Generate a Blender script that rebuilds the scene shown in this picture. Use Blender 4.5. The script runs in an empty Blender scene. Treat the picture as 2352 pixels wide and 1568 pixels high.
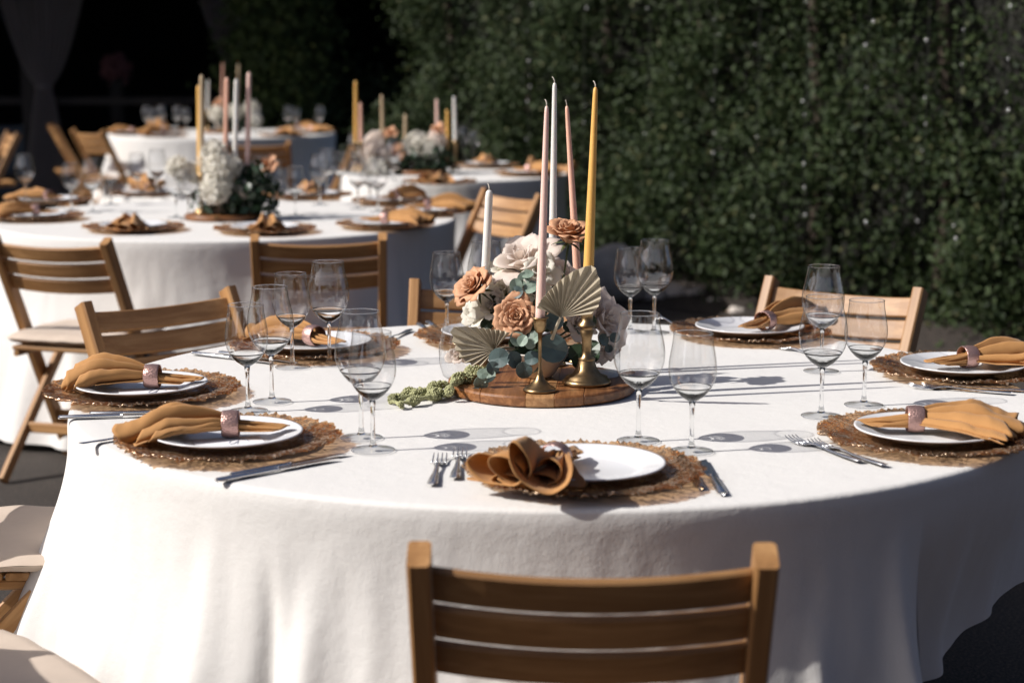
import bpy, math, random
import numpy as np
from mathutils import Vector, Matrix, noise

random.seed(7)
S = bpy.context.scene
PI = math.pi
R = math.radians

# ------------------------------------------------------------------ camera, world, sun
CAMZ = 1.385
FPX = 4135.0            # focal length in units of a 2352 pixel wide frame
PITCH = math.atan(663.0 / FPX)
cd = bpy.data.cameras.new("camera")
cam = bpy.data.objects.new("camera", cd)
S.collection.objects.link(cam)
cam.location = (0, 0, CAMZ)
cam.rotation_euler = (PI / 2 - PITCH, 0, 0)
cd.sensor_width = 36.0
cd.lens = 36.0 * FPX / 2352.0
cd.clip_start = 0.05
cd.clip_end = 500
cd.dof.use_dof = True
cd.dof.focus_distance = 3.35
cd.dof.aperture_fstop = 3.7
S.camera = cam

SUN_EL, SUN_AZ = 38.0, 13.0     # light travels towards +X, turned this much to +Y
w = bpy.data.worlds.new("World")
S.world = w
w.use_nodes = True
nt = w.node_tree
bg = nt.nodes["Background"]
sky = nt.nodes.new("ShaderNodeTexSky")
sky.sky_type = 'NISHITA'
sky.sun_disc = False
sky.sun_elevation = R(SUN_EL)
sky.sun_rotation = R(270 - SUN_AZ)
sky.air_density = 0.4
sky.dust_density = 2.0
sky.ozone_density = 0.4
nt.links.new(sky.outputs[0], bg.inputs[0])
bg.inputs[1].default_value = 0.095
sl = bpy.data.lights.new("sun", 'SUN')
sl.energy = 4.0
sl.angle = R(0.6)
sl.color = (1.0, 0.965, 0.92)
sl.cycles.is_caustics_light = True
sun = bpy.data.objects.new("sun", sl)
S.collection.objects.link(sun)
sd = Vector((math.cos(R(SUN_EL)) * math.cos(R(SUN_AZ)), math.cos(R(SUN_EL)) * math.sin(R(SUN_AZ)), -math.sin(R(SUN_EL))))
sun.rotation_euler = sd.to_track_quat('-Z', 'Y').to_euler()
sun.location = (-20, -5, 15)
S.view_settings.view_transform = 'Standard'
S.view_settings.look = 'None'
S.view_settings.gamma = 1
S.view_settings.exposure = 0.41
S.view_settings.use_curve_mapping = False
S.render.engine = 'CYCLES'
cy = S.cycles
cy.use_denoising = True
cy.max_bounces = 12
cy.transparent_max_bounces = 24
cy.transmission_bounces = 12
cy.diffuse_bounces = 3
cy.glossy_bounces = 4
cy.caustics_reflective = False
cy.caustics_refractive = True
cy.blur_glossy = 0.5
cy.sample_clamp_indirect = 6.0

_c, _s = math.cos(PITCH), math.sin(PITCH)
def ray(px, py):
    x = (px - 1176) / FPX
    u = (784 - py) / FPX
    return Vector((x, _c + u * _s, -_s + u * _c))
def at(px, py, z=0.752):
    d = ray(px, py)
    t = (z - CAMZ) / d.z
    return Vector((d.x * t, d.y * t, z))
def atY(px, py, Y):
    d = ray(px, py)
    t = Y / d.y
    return Vector((d.x * t, Y, CAMZ + d.z * t))

# ------------------------------------------------------------------ materials
def newmat(name):
    m = bpy.data.materials.new(name)
    m.use_nodes = True
    return m, m.node_tree, m.node_tree.nodes["Principled BSDF"]
def N(t, typ, **kw):
    n = t.nodes.new(typ)
    for k, v in kw.items():
        if k in n.inputs: n.inputs[k].default_value = v
        else: setattr(n, k, v)
    return n
def coords(t, scale=(1, 1, 1), kind='Object'):
    tc = t.nodes.new("ShaderNodeTexCoord")
    mp = t.nodes.new("ShaderNodeMapping")
    mp.inputs['Scale'].default_value = scale
    t.links.new(tc.outputs[kind], mp.inputs[0])
    return mp.outputs[0]
def ramp(t, fac, stops):
    r = t.nodes.new("ShaderNodeValToRGB")
    els = r.color_ramp.elements
    while len(els) < len(stops): els.new(0.5)
    for e, (p, c) in zip(els, stops):
        e.position = p; e.color = (c[0], c[1], c[2], 1)
    t.links.new(fac, r.inputs[0])
    return r.outputs[0]
def bump(t, p, height, strength=0.3, dist=0.001):
    b = t.nodes.new("ShaderNodeBump")
    b.inputs['Strength'].default_value = strength
    b.inputs['Distance'].default_value = dist
    t.links.new(height, b.inputs['Height'])
    t.links.new(b.outputs[0], p.inputs['Normal'])
    return b
def mat(name, col, rough=0.6, metal=0.0, var=0.0, scale=8, bmp=0, bscale=60, bdist=0.001, stretch=(1, 1, 1), transl=0.0, spec=None, sheen=0):
    m, t, p = newmat(name)
    p.inputs['Roughness'].default_value = rough
    p.inputs['Metallic'].default_value = metal
    if spec is not None: p.inputs['Specular IOR Level'].default_value = spec
    if sheen: p.inputs['Sheen Weight'].default_value = sheen
    p.inputs['Base Color'].default_value = (*col, 1)
    co = coords(t, stretch)
    if var:
        n = N(t, "ShaderNodeTexNoise", Scale=scale, Detail=5.0, Roughness=0.6)
        t.links.new(co, n.inputs['Vector'])
        lo = tuple(c * (1 - var) for c in col); hi = tuple(min(1, c * (1 + var)) for c in col)
        o = ramp(t, n.outputs['Fac'], [(0.3, lo), (0.7, hi)])
        t.links.new(o, p.inputs['Base Color'])
    if bmp:
        n = N(t, "ShaderNodeTexNoise", Scale=bscale, Detail=4.0)
        t.links.new(co, n.inputs['Vector'])
        bump(t, p, n.outputs['Fac'], bmp, bdist)
    if transl:
        tr = N(t, "ShaderNodeBsdfTranslucent")
        tr.inputs['Color'].default_value = (*col, 1)
        mx = N(t, "ShaderNodeMixShader"); mx.inputs[0].default_value = transl
        t.links.new(p.outputs[0], mx.inputs[1]); t.links.new(tr.outputs[0], mx.inputs[2])
        t.links.new(mx.outputs[0], t.nodes["Material Output"].inputs[0])
    return m

def wood(name, a, b, rough=0.5, sc=1.0):
    m, t, p = newmat(name)
    co = coords(t, (2.5 * sc, 45 * sc, 45 * sc))
    oi = t.nodes.new("ShaderNodeObjectInfo")
    ad = N(t, "ShaderNodeVectorMath", operation='ADD')
    sc_ = N(t, "ShaderNodeVectorMath", operation='SCALE'); sc_.inputs['Scale'].default_value = 31.0
    cb = t.nodes.new("ShaderNodeCombineXYZ")
    for i in range(3): t.links.new(oi.outputs['Random'], cb.inputs[i])
    t.links.new(cb.outputs[0], sc_.inputs[0])
    t.links.new(co, ad.inputs[0]); t.links.new(sc_.outputs[0], ad.inputs[1])
    n = N(t, "ShaderNodeTexNoise", Scale=1.0, Detail=6.0, Roughness=0.65, Distortion=0.6)
    t.links.new(ad.outputs[0], n.inputs['Vector'])
    c = ramp(t, n.outputs['Fac'], [(0.30, tuple(x * .8 for x in a)), (0.45, a), (0.70, b)])
    hv = t.nodes.new("ShaderNodeHueSaturation")
    mr = N(t, "ShaderNodeMapRange"); mr.inputs['To Min'].default_value = 0.82; mr.inputs['To Max'].default_value = 1.15
    t.links.new(oi.outputs['Random'], mr.inputs['Value'])
    t.links.new(mr.outputs[0], hv.inputs['Value']); t.links.new(c, hv.inputs['Color'])
    t.links.new(hv.outputs[0], p.inputs['Base Color'])
    p.inputs['Roughness'].default_value = rough
    bump(t, p, n.outputs['Fac'], 0.25, 0.0006)
    return m

M = {}
M['wood'] = wood('pale beech wood', (.32, .16, .058), (.48, .268, .112))
M['woodfar'] = M['wood']
M['board'] = wood('oiled oak board', (.17, .065, .02), (.34, .15, .055), 0.42, 2.0)
M['board2'] = wood('pale oak plank', (.30, .15, .06), (.48, .27, .12), 0.42, 2.0)
M['hinge'] = mat('dark hinge metal', (.04, .035, .03), .45, .6)

def cloth_mat(name, col):
    m, t, p = newmat(name)
    p.inputs['Base Color'].default_value = (*col, 1)
    p.inputs['Roughness'].default_value = 0.9
    p.inputs['Specular IOR Level'].default_value = 0.15
    p.inputs['Sheen Weight'].default_value = 0.1
    co = coords(t)
    n1 = N(t, "ShaderNodeTexNoise", Scale=9.0, Detail=5.0, Roughness=0.55); t.links.new(co, n1.inputs['Vector'])
    n2 = N(t, "ShaderNodeTexNoise", Scale=420.0, Detail=2.0); t.links.new(co, n2.inputs['Vector'])
    n3 = N(t, "ShaderNodeTexNoise", Scale=45.0, Detail=4.0, Roughness=.7); t.links.new(co, n3.inputs['Vector'])
    a = N(t, "ShaderNodeMath", operation='MULTIPLY'); a.inputs[1].default_value = 0.22; t.links.new(n2.outputs[0], a.inputs[0])
    b = N(t, "ShaderNodeMath", operation='MULTIPLY_ADD'); b.inputs[1].default_value = 2.2
    t.links.new(n1.outputs[0], b.inputs[0]); t.links.new(a.outputs[0], b.inputs[2])
    c = N(t, "ShaderNodeMath", operation='MULTIPLY_ADD'); c.inputs[1].default_value = 0.65
    t.links.new(n3.outputs[0], c.inputs[0]); t.links.new(b.outputs[0], c.inputs[2])
    bump(t, p, c.outputs[0], 0.6, 0.0024)
    tr = N(t, "ShaderNodeBsdfTranslucent"); tr.inputs['Color'].default_value = (*col, 1)
    mx = N(t, "ShaderNodeMixShader"); mx.inputs[0].default_value = .05
    t.links.new(p.outputs[0], mx.inputs[1]); t.links.new(tr.outputs[0], mx.inputs[2])
    t.links.new(mx.outputs[0], t.nodes["Material Output"].inputs[0])
    return m
M['cloth'] = cloth_mat('white linen cloth', (.74, .72, .69))
M['napkin'] = mat('mustard napkin cotton', (.50, .25, .083), .85, var=.1, scale=14, bmp=.35, bscale=900, bdist=.0004, transl=.16, sheen=.15)
M['cushion'] = mat('beige cushion canvas', (.56, .46, .375), .9, var=.06, bmp=.4, bscale=500, bdist=.0005)
M['plate'] = mat('white porcelain', (.76, .76, .77), .18, bmp=.12, bscale=140, bdist=.0012)
M['card'] = mat('white card paper', (.80, .79, .81), .8)
M['ink'] = mat('grey ink line', (.30, .32, .40), .8)
M['steel'] = mat('polished steel', (.80, .80, .80), .27, 1.0, var=.04, scale=40)
M['brass'] = mat('antique brass', (.29, .195, .10), .36, 1.0, var=.35, scale=45, bmp=.2, bscale=120)
M['bowl'] = mat('cream stoneware', (.66, .62, .57), .45, var=.10, scale=35, bmp=.1, bscale=90)
M['wick'] = mat('candle wick', (.55, .5, .42), .9)
for k, c in dict(white=(.74, .72, .67), pink=(.80, .56, .48), salmon=(.78, .46, .34), yellow=(.74, .43, .115),
                 beige=(.50, .38, .24), rosy=(.55, .30, .22)).items():
    m, t, p = newmat(k + ' wax')
    p.inputs['Base Color'].default_value = (*c, 1)
    p.inputs['Roughness'].default_value = .42
    p.inputs['Subsurface Weight'].default_value = .35
    p.inputs['Subsurface Radius'].default_value = (.006, .004, .003)
    p.inputs['Subsurface Scale'].default_value = 1.0
    co = coords(t); n = N(t, "ShaderNodeTexNoise", Scale=60.0, Detail=2.0); t.links.new(co, n.inputs['Vector'])
    bump(t, p, n.outputs[0], .08, .001)
    M['wax_' + k] = m
M['toffee'] = mat('toffee rose petal', (.70, .39, .22), .6, var=.2, scale=45, bmp=.2, bscale=160, transl=.28)
M['blush'] = mat('blush rose petal', (.90, .82, .755), .6, var=.05, scale=40, bmp=.2, bscale=130, transl=.55)
M['ivory'] = mat('ivory petal', (.86, .83, .75), .6, var=.05, scale=40, transl=.5)
M['stem'] = mat('green stem', (.07, .09, .03), .5, var=.2, scale=40)
M['leafdark'] = mat('dark rose leaf', (.022, .045, .02), .4, var=.25, scale=50)
M['euc'] = mat('blue eucalyptus leaf', (.085, .125, .120), .5, var=.2, scale=40, bmp=.15, bscale=120, transl=.12)
M['eucpale'] = mat('pale eucalyptus leaf', (.24, .315, .25), .5, var=.2, scale=40, transl=.2)
M['palm'] = mat('dried palm leaf', (.47, .405, .295), .75, var=.14, scale=30, bmp=.4, bscale=200, bdist=.0006, transl=.15, stretch=(1, 1, 1))
M['amaranth'] = mat('green amaranth', (.42, .42, .22), .8, var=.35, scale=70, transl=.15)

# rose-gold honeycomb ring
m, t, p = newmat('rose gold hammered')
p.inputs['Base Color'].default_value = (.50, .31, .27, 1); p.inputs['Metallic'].default_value = .75; p.inputs['Roughness'].default_value = .38
co = coords(t, (1, 1, 1)); v = N(t, "ShaderNodeTexVoronoi", Scale=330.0); t.links.new(co, v.inputs['Vector'])
bump(t, p, v.outputs['Distance'], .7, .0010)
M['ring'] = m

# openwork copper charger: branching radial ribs, the gaps between are clear amber glass
m, t, p = newmat('rose gold coral glass')
p.inputs['Base Color'].default_value = (.60, .43, .285, 1); p.inputs['Metallic'].default_value = .65; p.inputs['Roughness'].default_value = .22; p.inputs['Coat Weight'].default_value = .6; p.inputs['Coat Roughness'].default_value = .08
uv = t.nodes.new("ShaderNodeUVMap"); uv.uv_map = 'polar'
mp = t.nodes.new("ShaderNodeMapping"); mp.inputs['Scale'].default_value = (100, 5, 1)
t.links.new(uv.outputs[0], mp.inputs[0])
nz = N(t, "ShaderNodeTexNoise", Scale=1.0, Detail=3.0, Distortion=1.5); t.links.new(mp.outputs[0], nz.inputs['Vector'])
co = coords(t); v = N(t, "ShaderNodeTexVoronoi", Scale=105.0, feature='DISTANCE_TO_EDGE'); t.links.new(co, v.inputs['Vector'])
ad = N(t, "ShaderNodeMath", operation='MULTIPLY_ADD'); ad.inputs[1].default_value = 1.3
t.links.new(v.outputs[0], ad.inputs[0]); t.links.new(nz.outputs[0], ad.inputs[2])
bump(t, p, ad.outputs[0], .6, .0025)
sx = N(t, "ShaderNodeSeparateXYZ"); t.links.new(uv.outputs[0], sx.inputs[0])
rm = N(t, "ShaderNodeMapRange"); rm.inputs['From Min'].default_value = .72; rm.inputs['From Max'].default_value = 1.0; rm.inputs['To Min'].default_value = 0; rm.inputs['To Max'].default_value = .07
t.links.new(sx.outputs[1], rm.inputs['Value'])
a2_ = N(t, "ShaderNodeMath", operation='ADD'); t.links.new(ad.outputs[0], a2_.inputs[0]); t.links.new(rm.outputs[0], a2_.inputs[1])
lt = N(t, "ShaderNodeMath", operation='GREATER_THAN'); lt.inputs[1].default_value = .645; t.links.new(a2_.outputs[0], lt.inputs[0])
tp = N(t, "ShaderNodeBsdfTransparent"); tp.inputs[0].default_value = (.88, .71, .54, 1)
mx = N(t, "ShaderNodeMixShader"); mu = N(t, "ShaderNodeMath", operation='MULTIPLY_ADD'); mu.inputs[1].default_value = .62; mu.inputs[2].default_value = .26
t.links.new(lt.outputs[0], mu.inputs[0]); t.links.new(mu.outputs[0], mx.inputs[0])
t.links.new(p.outputs[0], mx.inputs[1]); t.links.new(tp.outputs[0], mx.inputs[2])
t.links.new(mx.outputs[0], t.nodes["Material Output"].inputs[0])
M['charger'] = m

# clear glass: blown walls are single thin sheets, thick parts are solid and refract
m = bpy.data.materials.new('solid clear glass'); m.use_nodes = True; t = m.node_tree
t.nodes.remove(t.nodes["Principled BSDF"])
g = N(t, "ShaderNodeBsdfGlass", Roughness=0.0, IOR=1.5); g.inputs['Color'].default_value = (.985, .99, .99, 1)
t.links.new(g.outputs[0], t.nodes["Material Output"].inputs[0])
M['glassthick'] = m
m = bpy.data.materials.new('thin clear glass'); m.use_nodes = True; t = m.node_tree
t.nodes.remove(t.nodes["Principled BSDF"])
lw = N(t, "ShaderNodeLayerWeight", Blend=0.5)      # facing term: both sides of a thin wall reflect alike
pw = N(t, "ShaderNodeMath", operation='POWER'); pw.inputs[1].default_value = 4.5; t.links.new(lw.outputs['Facing'], pw.inputs[0])
fr = N(t, "ShaderNodeMath", operation='MULTIPLY_ADD'); fr.inputs[1].default_value = .85; fr.inputs[2].default_value = .115; t.links.new(pw.outputs[0], fr.inputs[0])
tp = N(t, "ShaderNodeBsdfTransparent")
cc_ = ramp(t, lw.outputs['Facing'], [(.0, (.985, .985, .985)), (.7, (.95, .955, .955)), (.97, (.38, .39, .40))])  # dark outline from refraction is put into the tint at grazing angles
t.links.new(cc_, tp.inputs[0])
gl = N(t, "ShaderNodeBsdfGlossy", Roughness=0.045)
m1 = N(t, "ShaderNodeMixShader"); t.links.new(fr.outputs[0], m1.inputs[0]); t.links.new(tp.outputs[0], m1.inputs[1]); t.links.new(gl.outputs[0], m1.inputs[2])
t.links.new(m1.outputs[0], t.nodes["Material Output"].inputs[0])
M['glass'] = m

# ------------------------------------------------------------------ mesh helpers
col = S.collection
def link(o): col.objects.link(o); return o
def mesh(name, verts, faces, m=None, smooth=True):
    me = bpy.data.meshes.new(name)
    me.from_pydata([tuple(v) for v in verts], [], faces)
    if m is not None: me.materials.append(m)
    if smooth: me.polygons.foreach_set('use_smooth', [True] * len(me.polygons))
    me.update()
    return me
def obj(name, me, parent=None, loc=(0, 0, 0), rot=(0, 0, 0)):
    o = bpy.data.objects.new(name, me)
    link(o)
    if parent is not None: o.parent = parent
    o.location = loc; o.rotation_euler = rot
    return o
def tag(o, label=None, cat=None, group=None, kind=None):
    if label: o['label'] = label
    if cat: o['category'] = cat
    if group: o['group'] = group
    if kind: o['kind'] = kind
    return o
def thing(name, loc=(0, 0, 0), rz=0, label=None, cat=None, group=None):
    o = bpy.data.objects.new(name, None); link(o)
    o.empty_display_size = .05
    o.location = loc; o.rotation_euler = (0, 0, rz)
    return tag(o, label, cat, group)
def copy_tree(o, parent=None):
    c = o.copy(); col.objects.link(c)
    c.parent = parent
    for ch in list(o.children): copy_tree(ch, c)
    return c
def grid_faces(nu, nv, wrap_u=False, wrap_v=False):
    F = []
    for i in range(nu if wrap_u else nu - 1):
        for j in range(nv if wrap_v else nv - 1):
            a = i * nv + j; b = ((i + 1) % nu) * nv + j
            c = ((i + 1) % nu) * nv + (j + 1) % nv; d = i * nv + (j + 1) % nv
            F.append((a, b, c, d))
    return F
def lathe(name, prof, m, n=32, smooth=True, closed=False):
    V = [(r * math.cos(2 * PI * i / n), r * math.sin(2 * PI * i / n), z) for i in range(n) for r, z in prof]
    return mesh(name, V, grid_faces(n, len(prof), True, closed), m, smooth)
def tube_data(pts, rad, n=8, caps=True):
    pts = [Vector(p) for p in pts]
    if not hasattr(rad, '__len__'): rad = [rad] * len(pts)
    V, F = [], []
    up = None
    for i, p in enumerate(pts):
        d = (pts[min(i + 1, len(pts) - 1)] - pts[max(i - 1, 0)]).normalized()
        if up is None:
            up = Vector((0, 0, 1)) if abs(d.z) < .9 else Vector((1, 0, 0))
        a = d.cross(up)
        if a.length < 1e-5: a = d.cross(Vector((0, 1, 0)))
        a.normalize(); b = d.cross(a).normalized(); up = -b if (-b).dot(up) > 0 else b
        for k in range(n):
            q = 2 * PI * k / n
            V.append(p + (a * math.cos(q) + up * math.sin(q)) * rad[i])
    for i in range(len(pts) - 1):
        for k in range(n):
            F.append((i * n + k, i * n + (k + 1) % n, (i + 1) * n + (k + 1) % n, (i + 1) * n + k))
    if caps:
        F.append(tuple(range(n))[::-1]); F.append(tuple((len(pts) - 1) * n + k for k in range(n)))
    return V, F
def tube(name, pts, rad, m, n=8):
    V, F = tube_data(pts, rad, n)
    return mesh(name, V, F, m)
def bevel(o, wd=.003, seg=2):
    b = o.modifiers.new('bevel', 'BEVEL'); b.width = wd; b.segments = seg; b.limit_method = 'ANGLE'
    return o
def box_me(name, sx, sy, sz, m, nx=1, bend=0.0, bev=.004):
    # box centred on the origin, length along X; bend bows it along -Y in the middle
    V, F = [], []
    c = min(bev, sy * .45, sz * .45)
    sec = [(-sy / 2 + c, -sz / 2), (sy / 2 - c, -sz / 2), (sy / 2, -sz / 2 + c), (sy / 2, sz / 2 - c), (sy / 2 - c, sz / 2), (-sy / 2 + c, sz / 2), (-sy / 2, sz / 2 - c), (-sy / 2, -sz / 2 + c)]
    for i in range(nx + 1):
        f = i / nx * 2 - 1
        off = -bend * (1 - f * f)
        for (y, z) in sec: V.append((f * sx / 2, y + off, z))
    n = 8
    for i in range(nx):
        for k in range(n): F.append((i * n + k, i * n + (k + 1) % n, (i + 1) * n + (k + 1) % n, (i + 1) * n + k))
    F.append(tuple(range(n))); F.append(tuple(nx * n + k for k in range(n))[::-1])
    me = mesh(name, V, F, m, False)
    return me
def bar(name, a, b, w_, h_, m, parent, roll_ref=(1, 0, 0)):
    # straight timber from a to b; width w_ along roll_ref, depth h_ across
    a, b = Vector(a), Vector(b)
    d = b - a
    me = box_me(name, d.length, w_, h_, m)
    o = obj(name, me, parent)
    x = d.normalized(); y = Vector(roll_ref); y = (y - x * y.dot(x)).normalized(); z = x.cross(y)
    mt = Matrix((x, y, z)).transposed().to_4x4(); mt.translation = (a + b) / 2
    o.matrix_local = mt
    return o
def place_matrix(o, p, x=None, zaxis=None):
    pass

# ------------------------------------------------------------------ the setting: ground
def npmesh(name, V, F, m, smooth=False):
    V = np.asarray(V, np.float32); F = np.asarray(F, np.int32)
    me = bpy.data.meshes.new(name)
    k = F.shape[1]
    me.vertices.add(len(V)); me.vertices.foreach_set('co', V.ravel())
    me.loops.add(F.size); me.loops.foreach_set('vertex_index', F.ravel())
    me.polygons.add(len(F)); me.polygons.foreach_set('loop_start', np.arange(0, F.size, k, dtype=np.int32))
    if smooth: me.polygons.foreach_set('use_smooth', np.ones(len(F), bool))
    me.update(calc_edges=True); me.validate()
    me.materials.append(m)
    return me

m, t, p = newmat('asphalt ground')
co = coords(t)
n1 = N(t, "ShaderNodeTexNoise", Scale=130.0, Detail=5.0, Roughness=.75); t.links.new(co, n1.inputs['Vector'])
n2 = N(t, "ShaderNodeTexNoise", Scale=1.3, Detail=4.0); t.links.new(co, n2.inputs['Vector'])
c1 = ramp(t, n1.outputs[0], [(.35, (.012, .010, .009)), (.5, (.05, .042, .036)), (.68, (.19, .145, .11))])
c2 = ramp(t, n2.outputs[0], [(.3, (.65, .62, .6)), (.7, (1, 1, 1))])
mm = N(t, "ShaderNodeMixRGB", blend_type='MULTIPLY'); mm.inputs[0].default_value = 1
t.links.new(c1, mm.inputs[1]); t.links.new(c2, mm.inputs[2]); t.links.new(mm.outputs[0], p.inputs['Base Color'])
p.inputs['Roughness'].default_value = .9
bump(t, p, n1.outputs[0], .8, .006)
M['ground'] = m
g = obj('ground', mesh('ground', [(-80, -40, 0), (80, -40, 0), (80, 120, 0), (-80, 120, 0)], [(0, 1, 2, 3)], m, False))
tag(g, kind='structure')
# soil strip at the foot of the hedge
rng = np.random.default_rng(3)
HN, HF = Vector((3.75, 6.2)), Vector((-.93, 13.3))        # near and far end of the hedge foot line
hd = (HF - HN).normalized(); hn = Vector((hd.y, -hd.x))
if hn.y > 0: hn = -hn                                        # hn faces the camera side
M['soil'] = mat('dark soil', (.035, .026, .02), .95, var=.5, scale=20, bmp=.9, bscale=40, bdist=.02)
V = []
nn = 60
for i in range(nn + 1):
    f = i / nn
    c = HN.lerp(HF, f)
    o1 = c + hn * (.42 + .12 * noise.noise(Vector((f * 14, 2, 0))))
    o2 = c - hn * 1.4
    V += [(o1.x, o1.y, .006), (c.x, c.y, .05), (o2.x, o2.y, .06)]
F = []
for i in range(nn):
    for k in range(2): a = i * 3 + k; F.append((a, a + 3, a + 4, a + 1))
tag(obj('soil_bed', mesh('soil_bed', V, F, M['soil'])), kind='structure')

# ------------------------------------------------------------------ foliage
def leaf_mat(name, a, b, c):
    m, t, p = newmat(name)
    at_ = t.nodes.new("ShaderNodeNewGeometry")
    col_ = ramp(t, at_.outputs['Random Per Island'], [(0.0, a), (.55, b), (.93, b), (1.0, c)])
    t.links.new(col_, p.inputs['Base Color'])
    p.inputs['Roughness'].default_value = .6
    p.inputs['Specular IOR Level'].default_value = .22
    tr = N(t, "ShaderNodeBsdfTranslucent"); t.links.new(col_, tr.inputs[0])
    mx = N(t, "ShaderNodeMixShader"); mx.inputs[0].default_value = .25
    t.links.new(p.outputs[0], mx.inputs[1]); t.links.new(tr.outputs[0], mx.inputs[2])
    t.links.new(mx.outputs[0], t.nodes["Material Output"].inputs[0])
    return m
M['hedge'] = leaf_mat('hedge leaf', (.010, .021, .007), (.040, .060, .022), (.11, .11, .05))
M['hedge2'] = leaf_mat('tree leaf', (.02, .035, .012), (.05, .075, .022), (.11, .12, .04))
M['bark'] = mat('dark bark', (.05, .035, .025), .9, var=.4, scale=30, bmp=.8, bscale=40, bdist=.01)

def leaves(P, size, rng, up_bias=.3, face=None):
    """P: (n,3) leaf centres -> folded leaf quads pairs"""
    n = len(P)
    d = rng.normal(size=(n, 3)); d[:, 2] -= .35
    if face is not None: d += face * .2
    d /= np.linalg.norm(d, axis=1)[:, None]
    q = rng.normal(size=(n, 3)) + np.array([0, 0, up_bias])
    if face is not None: q += face * .9
    s = np.cross(d, q); s /= np.linalg.norm(s, axis=1)[:, None]
    nrm = np.cross(s, d)
    L = size * rng.uniform(.6, 1.3, n)[:, None]; W = L * rng.uniform(.26, .4, n)[:, None]
    base = P - d * L * .5; tip = P + d * L * .5 - nrm * L * .08
    l = P - s * W + nrm * L * .10 - d * L * .05; r = P + s * W + nrm * L * .10 - d * L * .05
    V = np.stack([base, l, tip, r, ], 1).reshape(-1, 3)
    i = np.arange(n)[:, None] * 4
    F = np.concatenate([i + np.array([[0, 2, 1]]), i + np.array([[0, 3, 2]])], 0)
    return V, F
def fnoise(x, y, z=0.0): return noise.noise(Vector((x, y, z)))
def fractal(x, y, z): return fnoise(x, y, z) + .5 * fnoise(x * 2.1, y * 2.1, z + 3) + .25 * fnoise(x * 4.3, y * 4.3, z + 7)

# hedge: clumps of leaves on an uneven wall, upper edge beyond the frame
HL = (HF - HN).length
HH = 3.3
cl = []
ncl = 6200
for i in range(ncl):
    u = random.random() * (HL + .3); z = random.random() ** .95 * HH
    dens = fractal(u * 1.1, z * 1.1, 5)
    if dens < -.22 and random.random() < .85: continue
    dep = .50 * fractal(u * 1.3, z * 1.1, 0) + .26 * fnoise(u * 4.1, z * 3.4, 9) - .25 * random.random() ** 2
    if z < .35: dep -= (.35 - z) * .6
    endr = min(1, (HL + .25 - u) / .8)
    if u > HL - .6: dep -= (u - HL + .6) ** 2 * .5
    c = HN + hd * u + hn * dep
    cl.append((c.x, c.y, z + .03, .04 + .07 * random.random()))
cl = np.array(cl)
per = 34
P = np.repeat(cl[:, :3], per, 0) + rng.normal(size=(len(cl) * per, 3)) * np.repeat(cl[:, 3], per)[:, None]
P[:, 2] = np.maximum(P[:, 2], .03)
V, F = leaves(P, .038, rng, face=np.array([hn.x, hn.y, .4]))
hedge = thing('hedge', (HN.x, HN.y, 0), 0, 'tall leafy dark green hedge filling the right background', 'hedge')
V = V - np.array([HN.x, HN.y, 0])
fo = obj('foliage', npmesh('foliage', V, F, M['hedge']), hedge); fo['kind'] = 'stuff'
# dark inner sheet, shade between leaves put into its colour; nothing shows through
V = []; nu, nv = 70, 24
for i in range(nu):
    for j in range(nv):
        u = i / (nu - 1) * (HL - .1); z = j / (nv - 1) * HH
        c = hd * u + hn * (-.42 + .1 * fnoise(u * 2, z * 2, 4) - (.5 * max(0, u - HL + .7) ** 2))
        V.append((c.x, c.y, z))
M['inner'] = mat('hedge interior shade', (.012, .012, .008), .95, var=.6, scale=18, bmp=1, bscale=30, bdist=.03)
tw = mesh('inner_shade_sheet', V, grid_faces(nu, nv), M['inner'])
obj('inner_shade_sheet', tw, hedge)
for i in range(9):
    u = HL * (i + .5) / 9
    c = hd * u - hn * .30
    obj('trunk', tube('trunk', [(c.x, c.y, 0), (c.x + .04, c.y, .8), (c.x - .05, c.y + .03, 1.9)], [.05, .04, .025], M['bark']), hedge)

def shrub(name, label, cat, c, rx, ry, h, ncl_, per_, size, mt, seed, z0=.2, group=None):
    r_ = np.random.default_rng(seed); random.seed(seed)
    t_ = thing(name, (c[0], c[1], 0), 0, label, cat, group)
    pts = []
    for i in range(ncl_):
        th = random.random() * 2 * PI; z = random.random()
        prof = math.sin(PI * min(1, .12 + .88 * z ** .8)) ** .45 * (1 + .32 * fractal(th * 1.3, z * 3, seed))
        rr = (random.random() ** .35) * prof
        pts.append((rx * rr * math.cos(th), ry * rr * math.sin(th), z0 + z * (h - z0), .05 + .09 * random.random()))
    pts = np.array(pts)
    P = np.repeat(pts[:, :3], per_, 0) + r_.normal(size=(len(pts) * per_, 3)) * np.repeat(pts[:, 3], per_)[:, None]
    P[:, 2] = np.maximum(P[:, 2], .03)
    V, F = leaves(P, size, r_)
    f = obj('crown', npmesh('crown', V, F, mt), t_); f['kind'] = 'stuff'
    obj('trunk', tube('trunk', [(0, 0, 0), (.05, 0, h * .3), (-.03, .04, h * .8)], [.07, .05, .02], M['bark']), t_)
    return t_
shrub('small_tree', 'slim leafy tree behind the tall candles, left of the dark gap', 'tree', (-2.02, 15.8), .40, .4, 3.1, 700, 34, .06, M['hedge2'], 21)
shrub('shrub', 'dark shrub low behind the farthest table beside the slim tree', 'shrub', (-1.35, 16.6), .7, .5, 1.1, 260, 30, .055, M['hedge'], 22, .05)

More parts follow.
